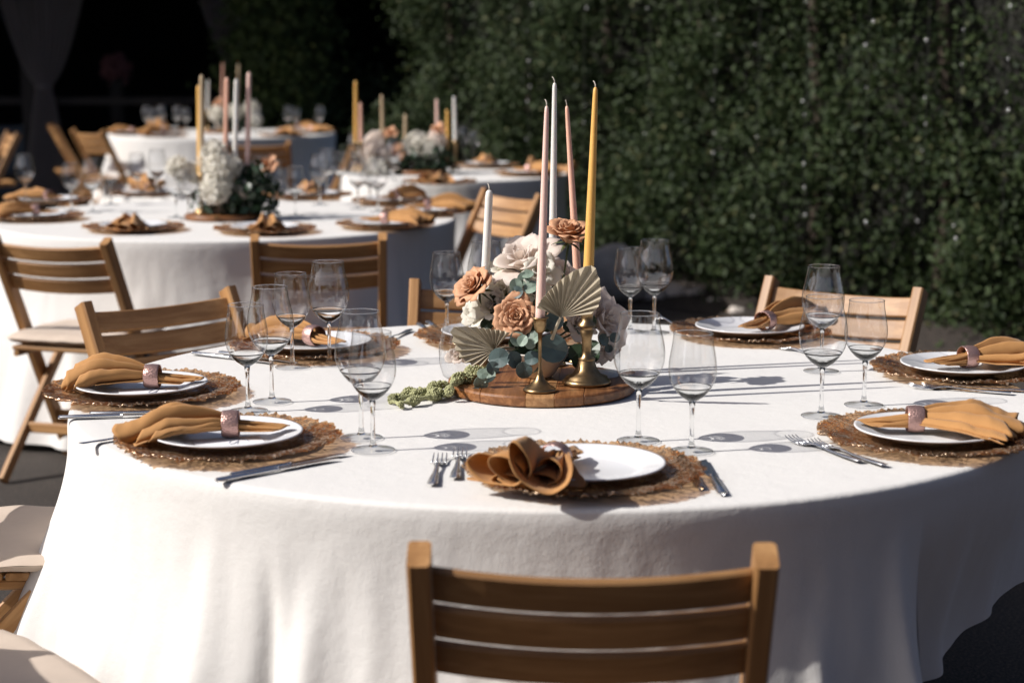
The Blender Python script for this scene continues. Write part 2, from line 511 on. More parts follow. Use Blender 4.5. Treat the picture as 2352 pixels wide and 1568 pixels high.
# rocks along the hedge foot
M['rock'] = mat('pale limestone', (.55, .49, .44), .85, var=.2, scale=9, bmp=.8, bscale=14, bdist=.02)
def rock(c, r, label, seed, sq=.7):
    V = []
    nu, nv = 18, 10
    for i in range(nu):
        for j in range(nv):
            th = 2 * PI * i / nu; ph = -PI / 2 + PI * j / (nv - 1)
            d = Vector((math.cos(ph) * math.cos(th), math.cos(ph) * math.sin(th), math.sin(ph)))
            k = 1 + .35 * noise.noise(d * 1.3 + Vector((seed, 0, 0))) + .14 * noise.noise(d * 3.5 + Vector((0, seed, 0)))
            V.append((d.x * r * k, d.y * r * k * .8, d.z * r * k * sq + r * sq * .75))
    o = obj('stone', mesh('stone', V, grid_faces(nu, nv, True), M['rock']), loc=(c[0], c[1], 0))
    tag(o, label, 'rock', 'pale stones at the foot of the hedge')
# ------------------------------------------------------------------ dark pavilion at the back left
M['pav'] = mat('dark stained timber', (.022, .018, .015), .8, var=.3, scale=12, bmp=.3, bscale=30)
M['pavwall'] = mat('shade black wall', (.008, .009, .009), .95, var=.2, scale=5)  # interior shade put into the near-black wall colour
pav = thing('pavilion', (-4.0, 17.0, 0), 0, 'open dark timber pavilion with a black interior behind the far table', 'pavilion')
X0, X1, Y0, Y1, ZR = -7.0, 4.6, 0.0, 9.0, 2.9
def slab(name, lo, hi, mt, parent):
    c = [(a + b) / 2 for a, b in zip(lo, hi)]; s = [b - a for a, b in zip(lo, hi)]
    o = obj(name, box_me(name, s[0], s[1], s[2], mt, bev=.01), parent, c)
    return o
slab('roof', (X0 - .8, Y0 - 2.4, ZR), (X1 + .6, Y1 + .5, ZR + .15), M['pav'], pav)
slab('back_wall', (X0, Y1, 0), (X1, Y1 + .1, ZR - .003), M['pavwall'], pav)
slab('shade_wall', (X0 - .1, Y0 - 2.2, 0), (X0 - .003, Y1, ZR - .003), M['pavwall'], pav)  # unseen left wall, added to keep the sun off the interior
slab('shade_wall', (X1 + .003, Y0 + .4, 0), (X1 + .1, Y1, ZR - .003), M['pavwall'], pav)  # unseen right wall, added to close the box so the inside stays dark
for x in (X0 + .2, -.5, 1.55, X1 - .1):
    slab('post', (x - .07, Y0 - .07, 0), (x + .07, Y0 + .07, ZR - .004), M['pav'], pav)
for x0, x1 in ((X0 + .3, -.58), (-.42, 1.47), (1.63, X1 - .2)):
    slab('rail', (x0, Y0 - .03, .90), (x1, Y0 + .03, .97), M['pav'], pav)
    slab('rail', (x0, Y0 - .03, .20), (x1, Y0 + .03, .27), M['pav'], pav)
slab('beam', (X0, Y0 - .11, ZR - .25), (X1, Y0 + .11, ZR - .01), M['pav'], pav)
# gathered sheer curtains tied back to the posts
m = bpy.data.materials.new('sheer voile'); m.use_nodes = True; t = m.node_tree; t.nodes.remove(t.nodes["Principled BSDF"])
df = N(t, "ShaderNodeBsdfDiffuse"); df.inputs[0].default_value = (.52, .48, .48, 1)
tr = N(t, "ShaderNodeBsdfTranslucent"); tr.inputs[0].default_value = (.52, .48, .48, 1)
tp = N(t, "ShaderNodeBsdfTransparent")
a1 = N(t, "ShaderNodeMixShader"); a1.inputs[0].default_value = .5; t.links.new(df.outputs[0], a1.inputs[1]); t.links.new(tr.outputs[0], a1.inputs[2])
a2 = N(t, "ShaderNodeMixShader"); a2.inputs[0].default_value = .45; t.links.new(tp.outputs[0], a2.inputs[1]); t.links.new(a1.outputs[0], a2.inputs[2])
t.links.new(a2.outputs[0], t.nodes["Material Output"].inputs[0])
M['voile'] = m
def curtain(x, y, ztie, wtop, label, lean=0):
    t_ = thing('sheer_curtain', (x, y, 0), 0, label, 'curtain', 'sheer curtains tied back in the dark pavilion')
    V = []; nu, nv = 80, 40
    for j in range(nv):
        z = .05 + (2.75 - .05) * j / (nv - 1)
        if z > ztie: k = ((z - ztie) / (2.75 - ztie)) ** .62; wd = .05 + wtop * k; amp = .025 + .05 * k
        else: k = (ztie - z) / ztie; wd = .05 + .16 * k ** .6; amp = .02 + .03 * k
        for i in range(nu):
            f = i / (nu - 1) - .5
            V.append((f * 2 * wd + (lean * k * wtop if z > ztie else 0), amp * math.sin(f * 2 * PI * 13 + math.sin(f * 9)), z))
    obj('panel', mesh('panel', V, grid_faces(nv, nu), M['voile']), t_)
    obj('tie', lathe('tie', [(.055, -.02), (.062, 0), (.055, .02)], M['voile'], 20), t_, (0, 0, ztie))
curtain(-4.35, 16.9, 1.07, .52, 'sheer pale curtain at far left gathered by a tie in the dark pavilion')
p_ = atY(545, 148, 16.9)
curtain(p_.x, 16.9, 1.25, .26, 'narrow sheer curtain tied back left of the slim tree', -.9)
# dim things inside the pavilion
M['box'] = mat('blue grey plastic', (.05, .075, .10), .5)
M['boxlid'] = mat('pale plastic lid', (.16, .19, .22), .4)
q = atY(28, 285, 17.9)
bx = thing('storage_box', (q.x, 17.9, 0), 0, 'blue grey crate with a paler lid edge, in the dark at far left', 'crate')
slab('body', (-.15, -.1, 0), (.15, .15, .64), M['box'], bx)
slab('lid', (-.16, -.11, .642), (.16, .16, .67), M['boxlid'], bx)
exec_flowers = []

M['blockmat'] = mat('dark brown blocker panel', (.06, .045, .035), .8, var=.3, scale=6)
vb = thing('rear_light_blocker', (0, -4.5, 0), 0, 'added dark building standing behind the photographer', 'blocker')  # unseen wall added to darken surfaces that face the camera
slab('wall', (-7, -.2, 0), (9, 0, 3.2), M['blockmat'], vb)
gw = thing('side_light_blocker', (-11, 3, 0), 0, 'dark panel added unseen on the left to cut sky light', 'wall')  # added out of view to block low sky light from the left
slab('panel', (-.2, -8, 0), (0, 9, 3.0), M['blockmat'], gw)
gw = thing('side_light_blocker', (6.2, 0, 0), 0, 'dark panel added unseen on the right to cut sky light', 'wall')  # added out of view to dim the ambient light from the right
slab('panel', (0, -4.5, 0), (.2, 3.2, 3.0), M['blockmat'], gw)
# ------------------------------------------------------------------ chairs
def chair(top, yaw, label, group, cat='chair', proto=[None], big=False):
    """top: world x,y under the middle of the back's top; yaw: direction the sitter faces"""
    if proto[0] is None:
        t_ = thing('folding_chair')
        W = .432
        wd = M['wood']
        for s in (-1, 1):
            bar('back_post', (s * (W / 2 - .011), .20, .012), (s * (W / 2 - .011), -.20, .80), .028, .046, wd, t_)
            bar('leg', (s * (W / 2 - .040), -.25, .01), (s * (W / 2 - .040), .16, .425), .022, .036, wd, t_)
            o = obj('hinge', lathe('hinge', [(0, -.006), (.014, -.006), (.014, .006), (0, .006)], M['hinge'], 12), t_, (s * (W / 2 + .006), .003, .40), (0, PI / 2, 0))
        for k in range(3):
            zc = .7575 - k * .0540
            yc = -.20 + (.80 - zc) * .5
            o = obj('back_slat', box_me('back_slat', W - .052, .012, .0515, wd, 12, .021, .003), t_, (0, yc, zc), (R(26), 0, 0))
        for k in range(7):
            obj('seat_slat', box_me('seat_slat', W - .10, .046, .014, wd, 1, 0, .003), t_, (0, -.155 + k * .052, .438))
        for s in (-1, 1):
            bar('seat_rail', (s * (W / 2 - .0645), -.18, .421), (s * (W / 2 - .0645), .18, .421), .018, .02, wd, t_)
        bar('rung', (-W / 2 + .026, .118, .16), (W / 2 - .026, .118, .16), .035, .018, wd, t_, (0, 0, 1))
        bar('rung', (-W / 2 + .052, -.10, .16), (W / 2 - .052, -.10, .16), .035, .018, wd, t_, (0, 0, 1))
        proto[0] = t_; c = t_
    else:
        c = copy_tree(proto[0])
    a = yaw - 90
    rz = R(a)
    off = Vector((-math.sin(rz) * -.20, math.cos(rz) * -.20))
    c.location = (top[0] - off.x, top[1] - off.y, 0)
    c.rotation_euler = (0, 0, rz)
    tag(c, label, 'chair', group)
    return c
def cushion(ch, label):
    V = []; nu, nv = 25, 25
    for side in (1, -1):
        for i in range(nu):
            for j in range(nv):
                u = i / (nu - 1) * 2 - 1; v = j / (nv - 1) * 2 - 1
                e = (1 - u ** 8) * (1 - v ** 8)
                rr = 1 - .07 * (u * u * v * v)
                x = u * .205 * rr; y = v * .20 * rr
                z = side * .017 * max(0, e) ** .3 + .004 * fnoise(u * 3, v * 3, side)
                V.append((x, y, z + .021))
    F = grid_faces(nu, nv); k = nu * nv
    F2 = [tuple(a + k for a in f)[::-1] for f in F]
    o = obj('seat_cushion', mesh('seat_cushion', V, F + F2, M['cushion']))
    o.matrix_world = Matrix.Translation((0, 0, 0))
    rz = ch.rotation_euler[2]
    o.location = (ch.location[0] + -math.sin(rz) * .01, ch.location[1] + math.cos(rz) * .01, .447)
    o.rotation_euler = (0, 0, rz)
    tag(o, label, 'cushion', 'beige cushions on chair seats')
    return o

TC = Vector((.082, 3.365, 0))                 # main table centre
def top_at(px, py): 
    v = at(px, py, .79); return (v.x, v.y)
gm = 'folding chairs around the main table'
c1 = chair(top_at(1360, 1292), 89, 'dark backlit folding chair in the foreground, back to the camera', gm)
c2 = chair(top_at(362, 690), -46, 'wooden chair with a plain slatted back behind the left place settings', gm)
c5 = chair((-.045, 4.62), -93, 'chair half hidden behind the flowers at the main table far side', gm)
c8 = chair(top_at(1940, 662), 235, 'sunlit folding chair at the right rear of the main table, before the hedge', gm)
cA = chair((-1.22, 3.33), 4, 'chair at the left edge whose cushion meets the tablecloth, upper of two', gm)
cB = chair((-.99, 2.37), 40, 'chair at the bottom left corner with its cushion tucked by the cloth', gm)
cushion(cA, 'beige cushion at the left edge, on the upper chair seat')
cushion(cB, 'beige cushion in the bottom left corner, nearest the camera')
g2 = 'folding chairs around the second table'
c3 = chair(top_at(112, 556), 72, 'brown folding chair at far left, its back to us before the second table', g2)
cushion(c3, 'cream cushion on the far left chair before the second table')
chair(top_at(732, 551), 95, 'brown folding chair before the second table, behind the wine glasses', g2)
chair(top_at(1180, 448), 214, 'sunlit folding chair right of the second table, behind the white candle', g2)
g3 = 'folding chairs around the far tables'
chair(top_at(1272, 372), 212, 'pale sunlit chair at the right end of the table before the hedge', g3)
chair(top_at(200, 303), 45, 'tan chair left of the farthest table, facing it', g3)
chair(top_at(120, 292), 20, 'narrow turned chair in shade, leftmost beside the farthest table', g3)
chair(top_at(590, 331), 92, 'dark chair back standing before the farthest table', g3)
chair(top_at(838, 336), 165, 'edge-on chair between the farthest table and the candles by the hedge', g3)
chair(top_at(32, 308), 205, 'chair at the far left picture edge, leaning the other way', g3)
chair(top_at(-8, 345), 200, 'chair cut by the left picture edge beyond the second table', g3)

# ------------------------------------------------------------------ tables and cloths
M['tabletop'] = mat('plywood tabletop', (.30, .20, .11), .7, var=.15, scale=12)
M['tleg'] = mat('grey steel table leg', (.25, .25, .26), .4, .9)
def table(c, label, rad=.885):
    t_ = thing('round_table', (c[0], c[1], 0), 0, label, 'table', 'round tables under white cloths')
    obj('tabletop', lathe('tabletop', [(0, .742), (rad, .742), (rad, .715), (0, .715)], M['tabletop'], 64, False), t_)
    for k in range(4):
        a = PI / 4 + k * PI / 2
        obj('leg', tube('leg', [(.55 * math.cos(a), .55 * math.sin(a), 0), (.5 * math.cos(a), .5 * math.sin(a), .714)], .016, M['tleg']), t_)
    return t_
def sstep(a, b, x):
    x = max(0, min(1, (x - a) / (b - a))); return x * x * (3 - 2 * x)
def tcloth(c, label, seed, folds, hemf, nphi=540, nz=36, step=None, rad=.9):
    rg = random.Random(seed)
    V = []
    prof_top = [q * (rad - .012) for q in (0, .17, .34, .5, .67, .8, .9, .96, 1)]
    bumps = [(a, w_, am, t0) for a, w_, am, t0 in folds]
    rows = []
    for r in prof_top: rows.append(('top', r))
    for k in range(1, 5):
        a = k / 4 * PI / 2; rows.append(('round', a))
    for k in range(1, nz + 1): rows.append(('skirt', k / nz))
    for i in range(nphi):
        ph = 2 * PI * i / nphi; cx, sy = math.cos(ph), math.sin(ph)
        hem = hemf(ph)
        drop = .742 - hem
        for typ, q in rows:
            if typ == 'top':
                z = .75 + .0012 * fnoise(q * cx * 4, q * sy * 4, seed)
                r = q
            elif typ == 'round':
                r = rad - .012 + .012 * math.sin(q); z = .75 - .008 * (1 - math.cos(q))
            else:
                d = q * drop; tt = d / .738
                z = .742 - d
                r = rad - .012 * math.sin(PI * min(1, tt * 2.2)) + .075 * tt ** 1.9 + .002 + (.09 * tt * max(0, -cx) ** 2)
                s = 0
                for a, w_, am, t0 in bumps:
                    dd = (ph - a + PI) % (2 * PI) - PI
                    if abs(dd) < .6:
                        g_ = sstep(t0, 1.0, tt) ** .8
                        ww = w_ * (.55 + .6 * tt)
                        s += am * g_ * math.exp(-(dd / ww) ** 2)
                s += .010 * tt * fnoise(ph * 6, tt * 1.5, seed + 2) + .003 * sstep(0, .2, tt) * fnoise(ph * 22, tt * 5, seed)
                if step is not None:
                    dd = (ph - step + PI) % (2 * PI) - PI
                    s += (-.10 * sstep(-.008, .02, dd) * (1 - sstep(.25, .9, dd))) * sstep(0.05, .5, tt)
                r += s
            V.append((r * cx, r * sy, z))
    F = grid_faces(nphi, len(rows), True)
    o = obj('tablecloth', mesh('tablecloth', V, F, M['cloth']), loc=(c[0], c[1], 0))
    o.cycles.is_caustics_receiver = True
    tag(o, label, 'tablecloth', 'white cloths on round tables')
    return o
def rand_folds(seed, n, amp=.055):
    rg = random.Random(seed)
    L = []
    for i in range(n):
        a = 2 * PI * (i + rg.uniform(-.3, .3)) / n
        L.append((a, rg.uniform(.045, .10), amp * rg.uniform(.5, 1.2), rg.uniform(0.05, .45)))
    return L
def cam_ang(deg): return R(-90 + deg)        # 0 = towards the camera, + = to the right
mf0 = [(cam_ang(-37), .085, .062, .12), (cam_ang(-29.5), .030, -.045, .10), (cam_ang(-25), .05, .045, .12),
      (cam_ang(-45), .05, .022, .3), (cam_ang(-52), .05, .026, .2), (cam_ang(-60), .05, .03, .25), (cam_ang(-66), .035, -.02, .1), (cam_ang(-71), .05, .05, .02),
      (cam_ang(-80), .06, .06, .05), (cam_ang(-90), .06, .04, .1), (cam_ang(-17), .045, .03, .35), (cam_ang(-9), .05, .022, .3),
      (cam_ang(2), .05, .03, .35), (cam_ang(10), .05, .025, .3), (cam_ang(17), .05, .05, .35), (cam_ang(24), .04, .045, .2),
      (cam_ang(29), .03, -.02, .3), (cam_ang(34), .04, .05, .05), (cam_ang(46), .05, .04, .1), (cam_ang(58), .06, .05, .2), (cam_ang(72), .06, .04, .1)]
mf = [(a, b * .85, c_ * 1.5, d) for a, b, c_, d in mf0]
mf += [(a, b, c_, d) for a, b, c_, d in rand_folds(5, 20) if math.sin(a) > .1]
STEP = cam_ang(37.0)
def hem_main(ph):
    d = (ph - STEP + PI) % (2 * PI) - PI
    if 0 < d < 2.0: return .375 + .09 * sstep(0, .5, d) - .2 * sstep(.8, 2.0, d)
    if d >= 2.0: return .335 - .3 * sstep(2.0, 2.4, d)
    return .03
table((TC.x, TC.y), 'largest round table nearest the camera, under the white cloth')
tcloth((TC.x, TC.y), 'white cloth on the nearest table, its left side brightly lit', 1, mf, hem_main, nphi=900, nz=44, step=STEP)
T2 = at(520, 487, .75); T3 = at(511, 306, .75); T4 = at(1045, 398, .75)
T2 = Vector((-1.12, 7.02, 0)); 
T3 = Vector((T3.x, T3.y, 0)); T4 = Vector((T4.x, T4.y, 0))
print('T3', T3, 'T4', T4)
flat = lambda ph: .03
table((T2.x, T2.y), 'second round table, left of centre behind the main one')
tcloth((T2.x, T2.y), 'white cloth on the second table, folds near the ground', 2, rand_folds(12, 26, .06), flat, nphi=540, nz=26)
table((T3.x, T3.y), 'farthest small looking table before the dark pavilion')
tcloth((T3.x, T3.y), 'white cloth on the farthest table before the dark pavilion', 3, rand_folds(13, 22, .07), flat, nphi=360, nz=20)
table((T4.x, T4.y), 'table by the hedge, partly hidden by the tall candles', .585)
tcloth((T4.x, T4.y), 'grey shaded cloth of the table beside the hedge', 4, rand_folds(14, 18, .05), flat, nphi=360, nz=20, rad=.6)

# ------------------------------------------------------------------ tableware builders
def make_plate():
    p = [(0, .004), (.07, .0035), (.082, .006), (.094, .0125), (.116, .0175), (.1215, .019), (.123, .0205), (.1225, .0222), (.119, .0218), (.1165, .0205),
         (.095, .0165), (.083, .0105), (.072, .0078), (0, .0078)]
    me = lathe('dinner_plate', p, M['plate'], 72)
    # beads embossed round the rim
    co = np.zeros(len(me.vertices) * 3); me.vertices.foreach_get('co', co); co = co.reshape(-1, 3)
    for i, v in enumerate(co):
        r = math.hypot(v[0], v[1]); 
        if r > .1 and v[2] > .0185:
            a = math.atan2(v[1], v[0]); co[i, 2] += .0008 * math.sin(a * 36)
    me.vertices.foreach_set('co', co.ravel()); me.update()
    return me
def make_charger(seed):
    rg = random.Random(seed)
    V = []; UV = []
    n = 330
    rows = [0, .03, .06, .085, .10, .112, .122, .132, .142, .150, .158, .165, .171, .175]
    for side in (0, 1):
        for i in range(n):
            a = 2 * PI * i / n
            ed = 1 + .022 * fnoise(math.cos(a) * 2.2, math.sin(a) * 2.2, seed) + .030 * abs(fnoise(math.cos(a) * 9, math.sin(a) * 9, seed + 4)) + .075 * abs(fnoise(math.cos(a) * 20, math.sin(a) * 20, seed))
            ed += .012 * abs(math.sin(a * 24 + 1.5 * fnoise(a, 1, seed)))
            for r in rows:
                k = sstep(.075, .175, r)
                rr = r * (1 + (ed - 1) * k)
                z = .004 + .012 * k + 0.0014 * k * k * math.sin(a * 15) + .0045 * k * k * fnoise(math.cos(a) * 20, math.sin(a) * 20, 2)
                z += .0018 * k * math.sin(a * 105 + 7 * fnoise(rr * 16, math.sin(a) * 3, seed))
                z += .0035 * k ** 7 * (.6 + .4 * abs(math.sin(a * 24)))
                V.append((rr * math.cos(a), rr * math.sin(a), z + (0 if side == 0 else -.0030)))
    nr = len(rows)
    F = grid_faces(n, nr, True)
    F2 = [tuple(x + n * nr for x in f)[::-1] for f in F]
    F3 = []
    for i in range(n):
        a = i * nr + nr - 1; b = ((i + 1) % n) * nr + nr - 1
        F3.append((a, b, b + n * nr, a + n * nr))
    me = mesh('charger_plate', V, F + F2 + F3, M['charger'])
    uvl = me.uv_layers.new(name='polar')
    dat = np.zeros(len(me.loops) * 2)
    k = 0
    for poly in me.polygons:
        an = [math.atan2(V[me.loops[l].vertex_index][1], V[me.loops[l].vertex_index][0]) / (2 * PI) % 1.0 for l in poly.loop_indices]
        mxa = max(an)
        for l, a in zip(poly.loop_indices, an):
            v = V[me.loops[l].vertex_index]
            if mxa > .9 and a < .1: a += 1
            dat[l * 2] = a; dat[l * 2 + 1] = math.hypot(v[0], v[1]) / .175
    uvl.data.foreach_set('uv', dat)
    return me
def make_napkin(seed, spread=1.0, lift=1.0, droop=True):
    """fan of pleats at -x, gathered at x=0, short folded tail at +x"""
    rg = random.Random(seed)
    V, F = [], []
    for layer in range(3):
        nw = (1.9, 2.8, 3.4)[layer] if droop else (1.5, 2.25, 2.5)[layer]; phs = rg.uniform(0, 6.28); amp = lift * ((.042, .031, .016) if droop else (.050, .036, .018))[layer] * rg.uniform(.85, 1.15); wid = spread * (.066, .088, .10)[layer] * rg.uniform(.9, 1.1)
        nu, nv = 44, 72
        L = .150 * (1 - .10 * layer) * rg.uniform(.92, 1.06)
        skew = rg.uniform(-.02, .03)
        b0 = len(V)
        for i in range(nu):
            u = i / (nu - 1)
            for j in range(nv):
                v = j / (nv - 1) - .5
                # length of this strand varies so that the edge shows corners
                Lv = L * (.82 + .26 * (1 - abs(v * 2 - .25 * (layer - 1))) + .05 * math.sin(v * 7 + phs) + .07 * abs(math.sin(v * 8 + phs * 2)))
                Tl = .088 * (1 - 1.1 * v * v - .10 * layer)
                x = -Lv + u * (Lv + Tl)
                if x < 0:
                    k = min(1, -x / .15)
                    ww = .019 + (wid - .019) * (k ** .85)
                    hh = .017 + (amp - .017) * (sstep(0, 1, k)) * 1.0
                    if droop:
                        hh = .017 + (amp - .017) * math.sin(PI * min(1, k * .82)) ** .8
                        zb = .003 + .006 * (1 - k) - .012 * sstep(.55, 1, k)
                    else: zb = .003 + .006 * (1 - k) - .004 * k * layer
                else:
                    k = x / .088
                    ww = .019 + .012 * math.sin(k * PI * .75)
                    hh = .018 * (1 - .55 * k)
                    zb = .004
                wave = math.sin(2 * PI * nw * v + phs + .8 * k)
                if droop: wave = .35 * wave + .65 * (1 - 2 * abs(math.sin((2 * PI * nw * v + phs + .8 * k - PI / 2) / 2)) ** 1.15)
                kt = k if x > 0 else 0
                y = ww * (v * 1.25 + (.20 + (.20 * k if x < 0 else 0)) * (1 - .8 * kt) * math.cos(2 * PI * nw * v + phs + .5)) + skew * max(0, -x) / .15
                z = zb + hh * ((.5 + .5 * wave) * (1 - .8 * kt) + .75 * kt * (1 - 3 * v * v)) * (1 - .35 * abs(v)) + layer * -.001 + (.0012 + (.005 * k if x < 0 else 0)) * fnoise(x * 30, v * 5, seed + layer) + (.0022 * k * fnoise(x * 95, v * 13, seed * 2 + layer) if x < 0 else 0)
                V.append((x, y, max(.0022 - (.009 * sstep(.75, 1, -x / .15) if droop else 0), z)))
        F += [tuple(a + b0 for a in f) for f in grid_faces(nu, nv)]
    return mesh('napkin', V, F, M['napkin'])
def solid(o, th):
    s = o.modifiers.new('thickness', 'SOLIDIFY'); s.thickness = th; s.offset = 0
    return o
def make_ring():
    prof = [(.0225, -.015), (.0232, -.0155), (.0240, -.013), (.0252, 0), (.0240, .013), (.0232, .0155), (.0225, .015), (.0236, 0)]
    me = lathe('napkin_ring', prof, M['ring'], 40, True, True)
    me.transform(Matrix.Rotation(PI / 2, 4, 'Y')); me.transform(Matrix.Diagonal((1, 1.0, .93, 1)))
    return me
def make_fork():
    t_ = thing('fork')
    # handle along x, tines at +x
    V = []; pts = [(-.10, .0035, .0012, .004), (-.097, .0085, .0014, .0035), (-.06, .0075, .0014, .003), (-.02, .0045, .0014, .0035), (.02, .0030, .0018, .006), (.035, .0050, .0014, .005), (.043, .0115, .0012, .003), (.052, .0125, .001, .002)]
    for x, w_, h_, z in pts: V += [(x, -w_, z), (x, 0, z + h_), (x, w_, z), (x, 0, z - h_ * .4)]
    F = grid_faces(len(pts), 4, False, True) + [(3, 2, 1, 0), tuple(len(pts) * 4 - 4 + k for k in range(4))]
    obj('handle', mesh('handle', V, F, M['steel']), t_)
    for k in range(4):
        y = (-.0105 + .007 * k)
        pp = [(.0515, y, .002), (.065, y, .0015), (.083, y * .98, .0035), (.094, y * .96, .008)]
        obj('tine', tube('tine', pp, [.0017, .0015, .0013, .0006], M['steel'], 6), t_)
    return t_
def make_knife():
    t_ = thing('knife')
    V = []; pts = [(-.112, .004, .002), (-.108, .0078, .003), (-.06, .0075, .0032), (-.008, .0055, .003), (-.001, .0048, .003)]
    for x, w_, h_ in pts: V += [(x, -w_, .0032), (x, -w_ * .5, .0032 + h_), (x, w_ * .5, .0032 + h_), (x, w_, .0032), (x, w_ * .5, .0005), (x, -w_ * .5, .0005)]
    F = grid_faces(len(pts), 6, False, True) + [tuple(range(6))[::-1], tuple(24 + k for k in range(6))]
    obj('handle', mesh('handle', V, F, M['steel']), t_)
    V = []; pts = [(0, -.005, .006), (.02, -.006, .010), (.07, -.006, .011), (.095, -.006, .009), (.108, -.006, .002), (.112, -.0055, -.003)]
    for x, a, b in pts: V += [(x, a, .0022), (x, a, .0036), (x, b, .0026)]
    F = grid_faces(len(pts), 3, False, True) + [(2, 1, 0), (15, 16, 17)]
    obj('blade', mesh('blade', V, F, M['steel'], False), t_)
    return t_
def make_glass(kind):
    """open profiles that butt together: bowl, stem, foot"""
    H = {'wine': .212, 'water': .192}[kind]; rb = {'wine': .0425, 'water': .0385}[kind]; rr = {'wine': .0320, 'water': .0315}[kind]
    zb = {'wine': .088, 'water': .083}[kind]
    t_ = thing('wine_glass')
    bh = H - zb
    out = []; 
    for k in range(15):
        f = k / 14
        # egg profile
        r = rb * math.sin(PI * min(.5, (.035 + f * .52))) ** .72 if f < .45 else rb + (rr - rb) * sstep(.45, 1.0, f) ** 1.15
        if f < .45: r = .0055 + (rb - .0055) * math.sin(PI / 2 * (f / .45)) ** .62
        out.append((r, zb + bh * f))
    out[0] = (.0052, zb - .002)
    # smoother profile
    prof = []
    for a, b in zip(out, out[1:]):
        for q in range(3): prof.append((a[0] + (b[0] - a[0]) * q / 3, a[1] + (b[1] - a[1]) * q / 3))
    prof.append(out[-1])
    def caster(o): o.cycles.is_caustics_caster = True; return o
    ks = next(i for i, (r, z) in enumerate(prof) if z > zb + bh * .21)
    wall = prof[ks:]
    rim = [(rr + .0003, H), (rr + .0004, H + .0007), (rr, H + .0011), (rr - .0006, H + .0006), (rr - .0005, H)]
    b = obj('bowl', lathe('bowl', wall, M['glass'], 64), t_)
    obj('rim', lathe('rim', rim, M['glassthick'], 64, True, True), b)
    low = prof[:ks + 1]
    top = low[-1][1]; inn = []
    for r, z in low:
        f = (z - zb) / (top - zb)
        th = .0004 + .0020 * (1 - sstep(0, 1, f)) ** 1.3
        if r - th > .003: inn.append((r - th, z + .003 * (1 - sstep(0, 1, f))))
    inn = [(0, inn[0][1] - .0008), (inn[0][0] * .6, inn[0][1] - .0005)] + inn
    caster(obj('bowl_base', lathe('bowl_base', [(0, zb - .002)] + low + inn[::-1], M['glassthick'], 64), t_))
    stem = [(0, .0062), (.0075, .0062), (.0050, .012), (.0037, .022), (.0033, zb * .6), (.0040, zb - .012), (.0052, zb - .0022), (0, zb - .0022)]
    obj('stem', lathe('stem', stem, M['glassthick'], 24), t_)
    foot = [(0, .0060), (.0078, .0058), (.014, .0042), (.022, .0030), (.030, .0020), (.0345, .0012), (.0352, .0007)]
    ft = obj('foot', lathe('foot', foot, M['glass'], 48), t_)
    obj('foot_edge', lathe('foot_edge', [(.0352, .0012), (.0358, .0007), (.0352, .0002), (.0346, .0007)], M['glassthick'], 48, True, True), ft)
    return t_

PLATE = make_plate()
CH = [make_charger(s) for s in (1, 2, 3)]
NAPK = [make_napkin(s, a, b, s != 31) for s, a, b in ((31, 1.05, 1.5), (12, 1, 1), (23, 1, 1), (44, 1, 1), (55, 1, 1.1), (61, 1.25, 1), (77, 1.7, .9))]
RING = make_ring()
proto = {'fork': None, 'knife': None, 'wine': None, 'water': None}
MK = {'fork': make_fork, 'knife': make_knife, 'wine': lambda: make_glass('wine'), 'water': lambda: make_glass('water')}
def inst(kind):
    if proto[kind] is None:
        proto[kind] = MK[kind](); return proto[kind]
    return copy_tree(proto[kind])
GR = {'fork': 'forks beside the plates', 'knife': 'knives beside the plates', 'wine': 'stemmed glasses on the tables', 'water': 'stemmed glasses on the tables'}
_n = [0]
def setting(x, y, ang, ph, z=.7515, napoff=(0, 0), seed=None, naprot=0, chrot=None, card=False):
    """ang: direction (deg) from the setting to its table's centre"""
    k = _n[0]; _n[0] += 1
    c = obj('charger_plate', CH[k % 3], loc=(x, y, z), rot=(0, 0, R(k * 67 if chrot is None else chrot)))
    tag(c, 'rose gold frilled charger ' + ph, 'charger', 'rose gold chargers under the plates')
    p = obj('dinner_plate', PLATE, loc=(x, y, z + .0045), rot=(0, 0, R(k * 40)))
    tag(p, 'white plate ' + ph, 'plate', 'white dinner plates')
    a = R(ang + naprot)
    nx, ny = x + napoff[0], y + napoff[1]
    zz = z + .0045 + .0165
    n = solid(obj('napkin', NAPK[(k if seed is None else seed) % len(NAPK)], loc=(nx, ny, zz), rot=(0, 0, a)), .0013); n.scale = (1.1,) * 3
    tag(n, 'mustard napkin ' + ph, 'napkin', 'mustard napkins in copper rings')
    r = obj('napkin_ring', RING, loc=(nx, ny, zz + .0155), rot=(0, 0, a)); r.scale = (.9, .98, .98)
    tag(r, 'copper ring round the napkin ' + ph, 'napkin ring', 'copper napkin rings')
    if card:
        d = Vector((math.cos(a), math.sin(a)))
        s = Vector((d.y, -d.x))
        cc = Vector((nx, ny)) + s * .035
        o = obj('menu_card', box_me('menu_card', .11, .075, .0008, M['card'], bev=.0001), loc=(cc.x, cc.y, z + .0045 + .0085), rot=(0, 0, a + .25))
        tag(o, 'white card lying ' + ph, 'card', 'cards under the napkins')
        pts = [(.02 * math.cos(q * .7) * (1 - q / 14) + .012, .018 * math.sin(q * .9), .0009) for q in range(14)]
        obj('drawn_line', tube('drawn_line', pts, .0005, M['ink'], 4), o)
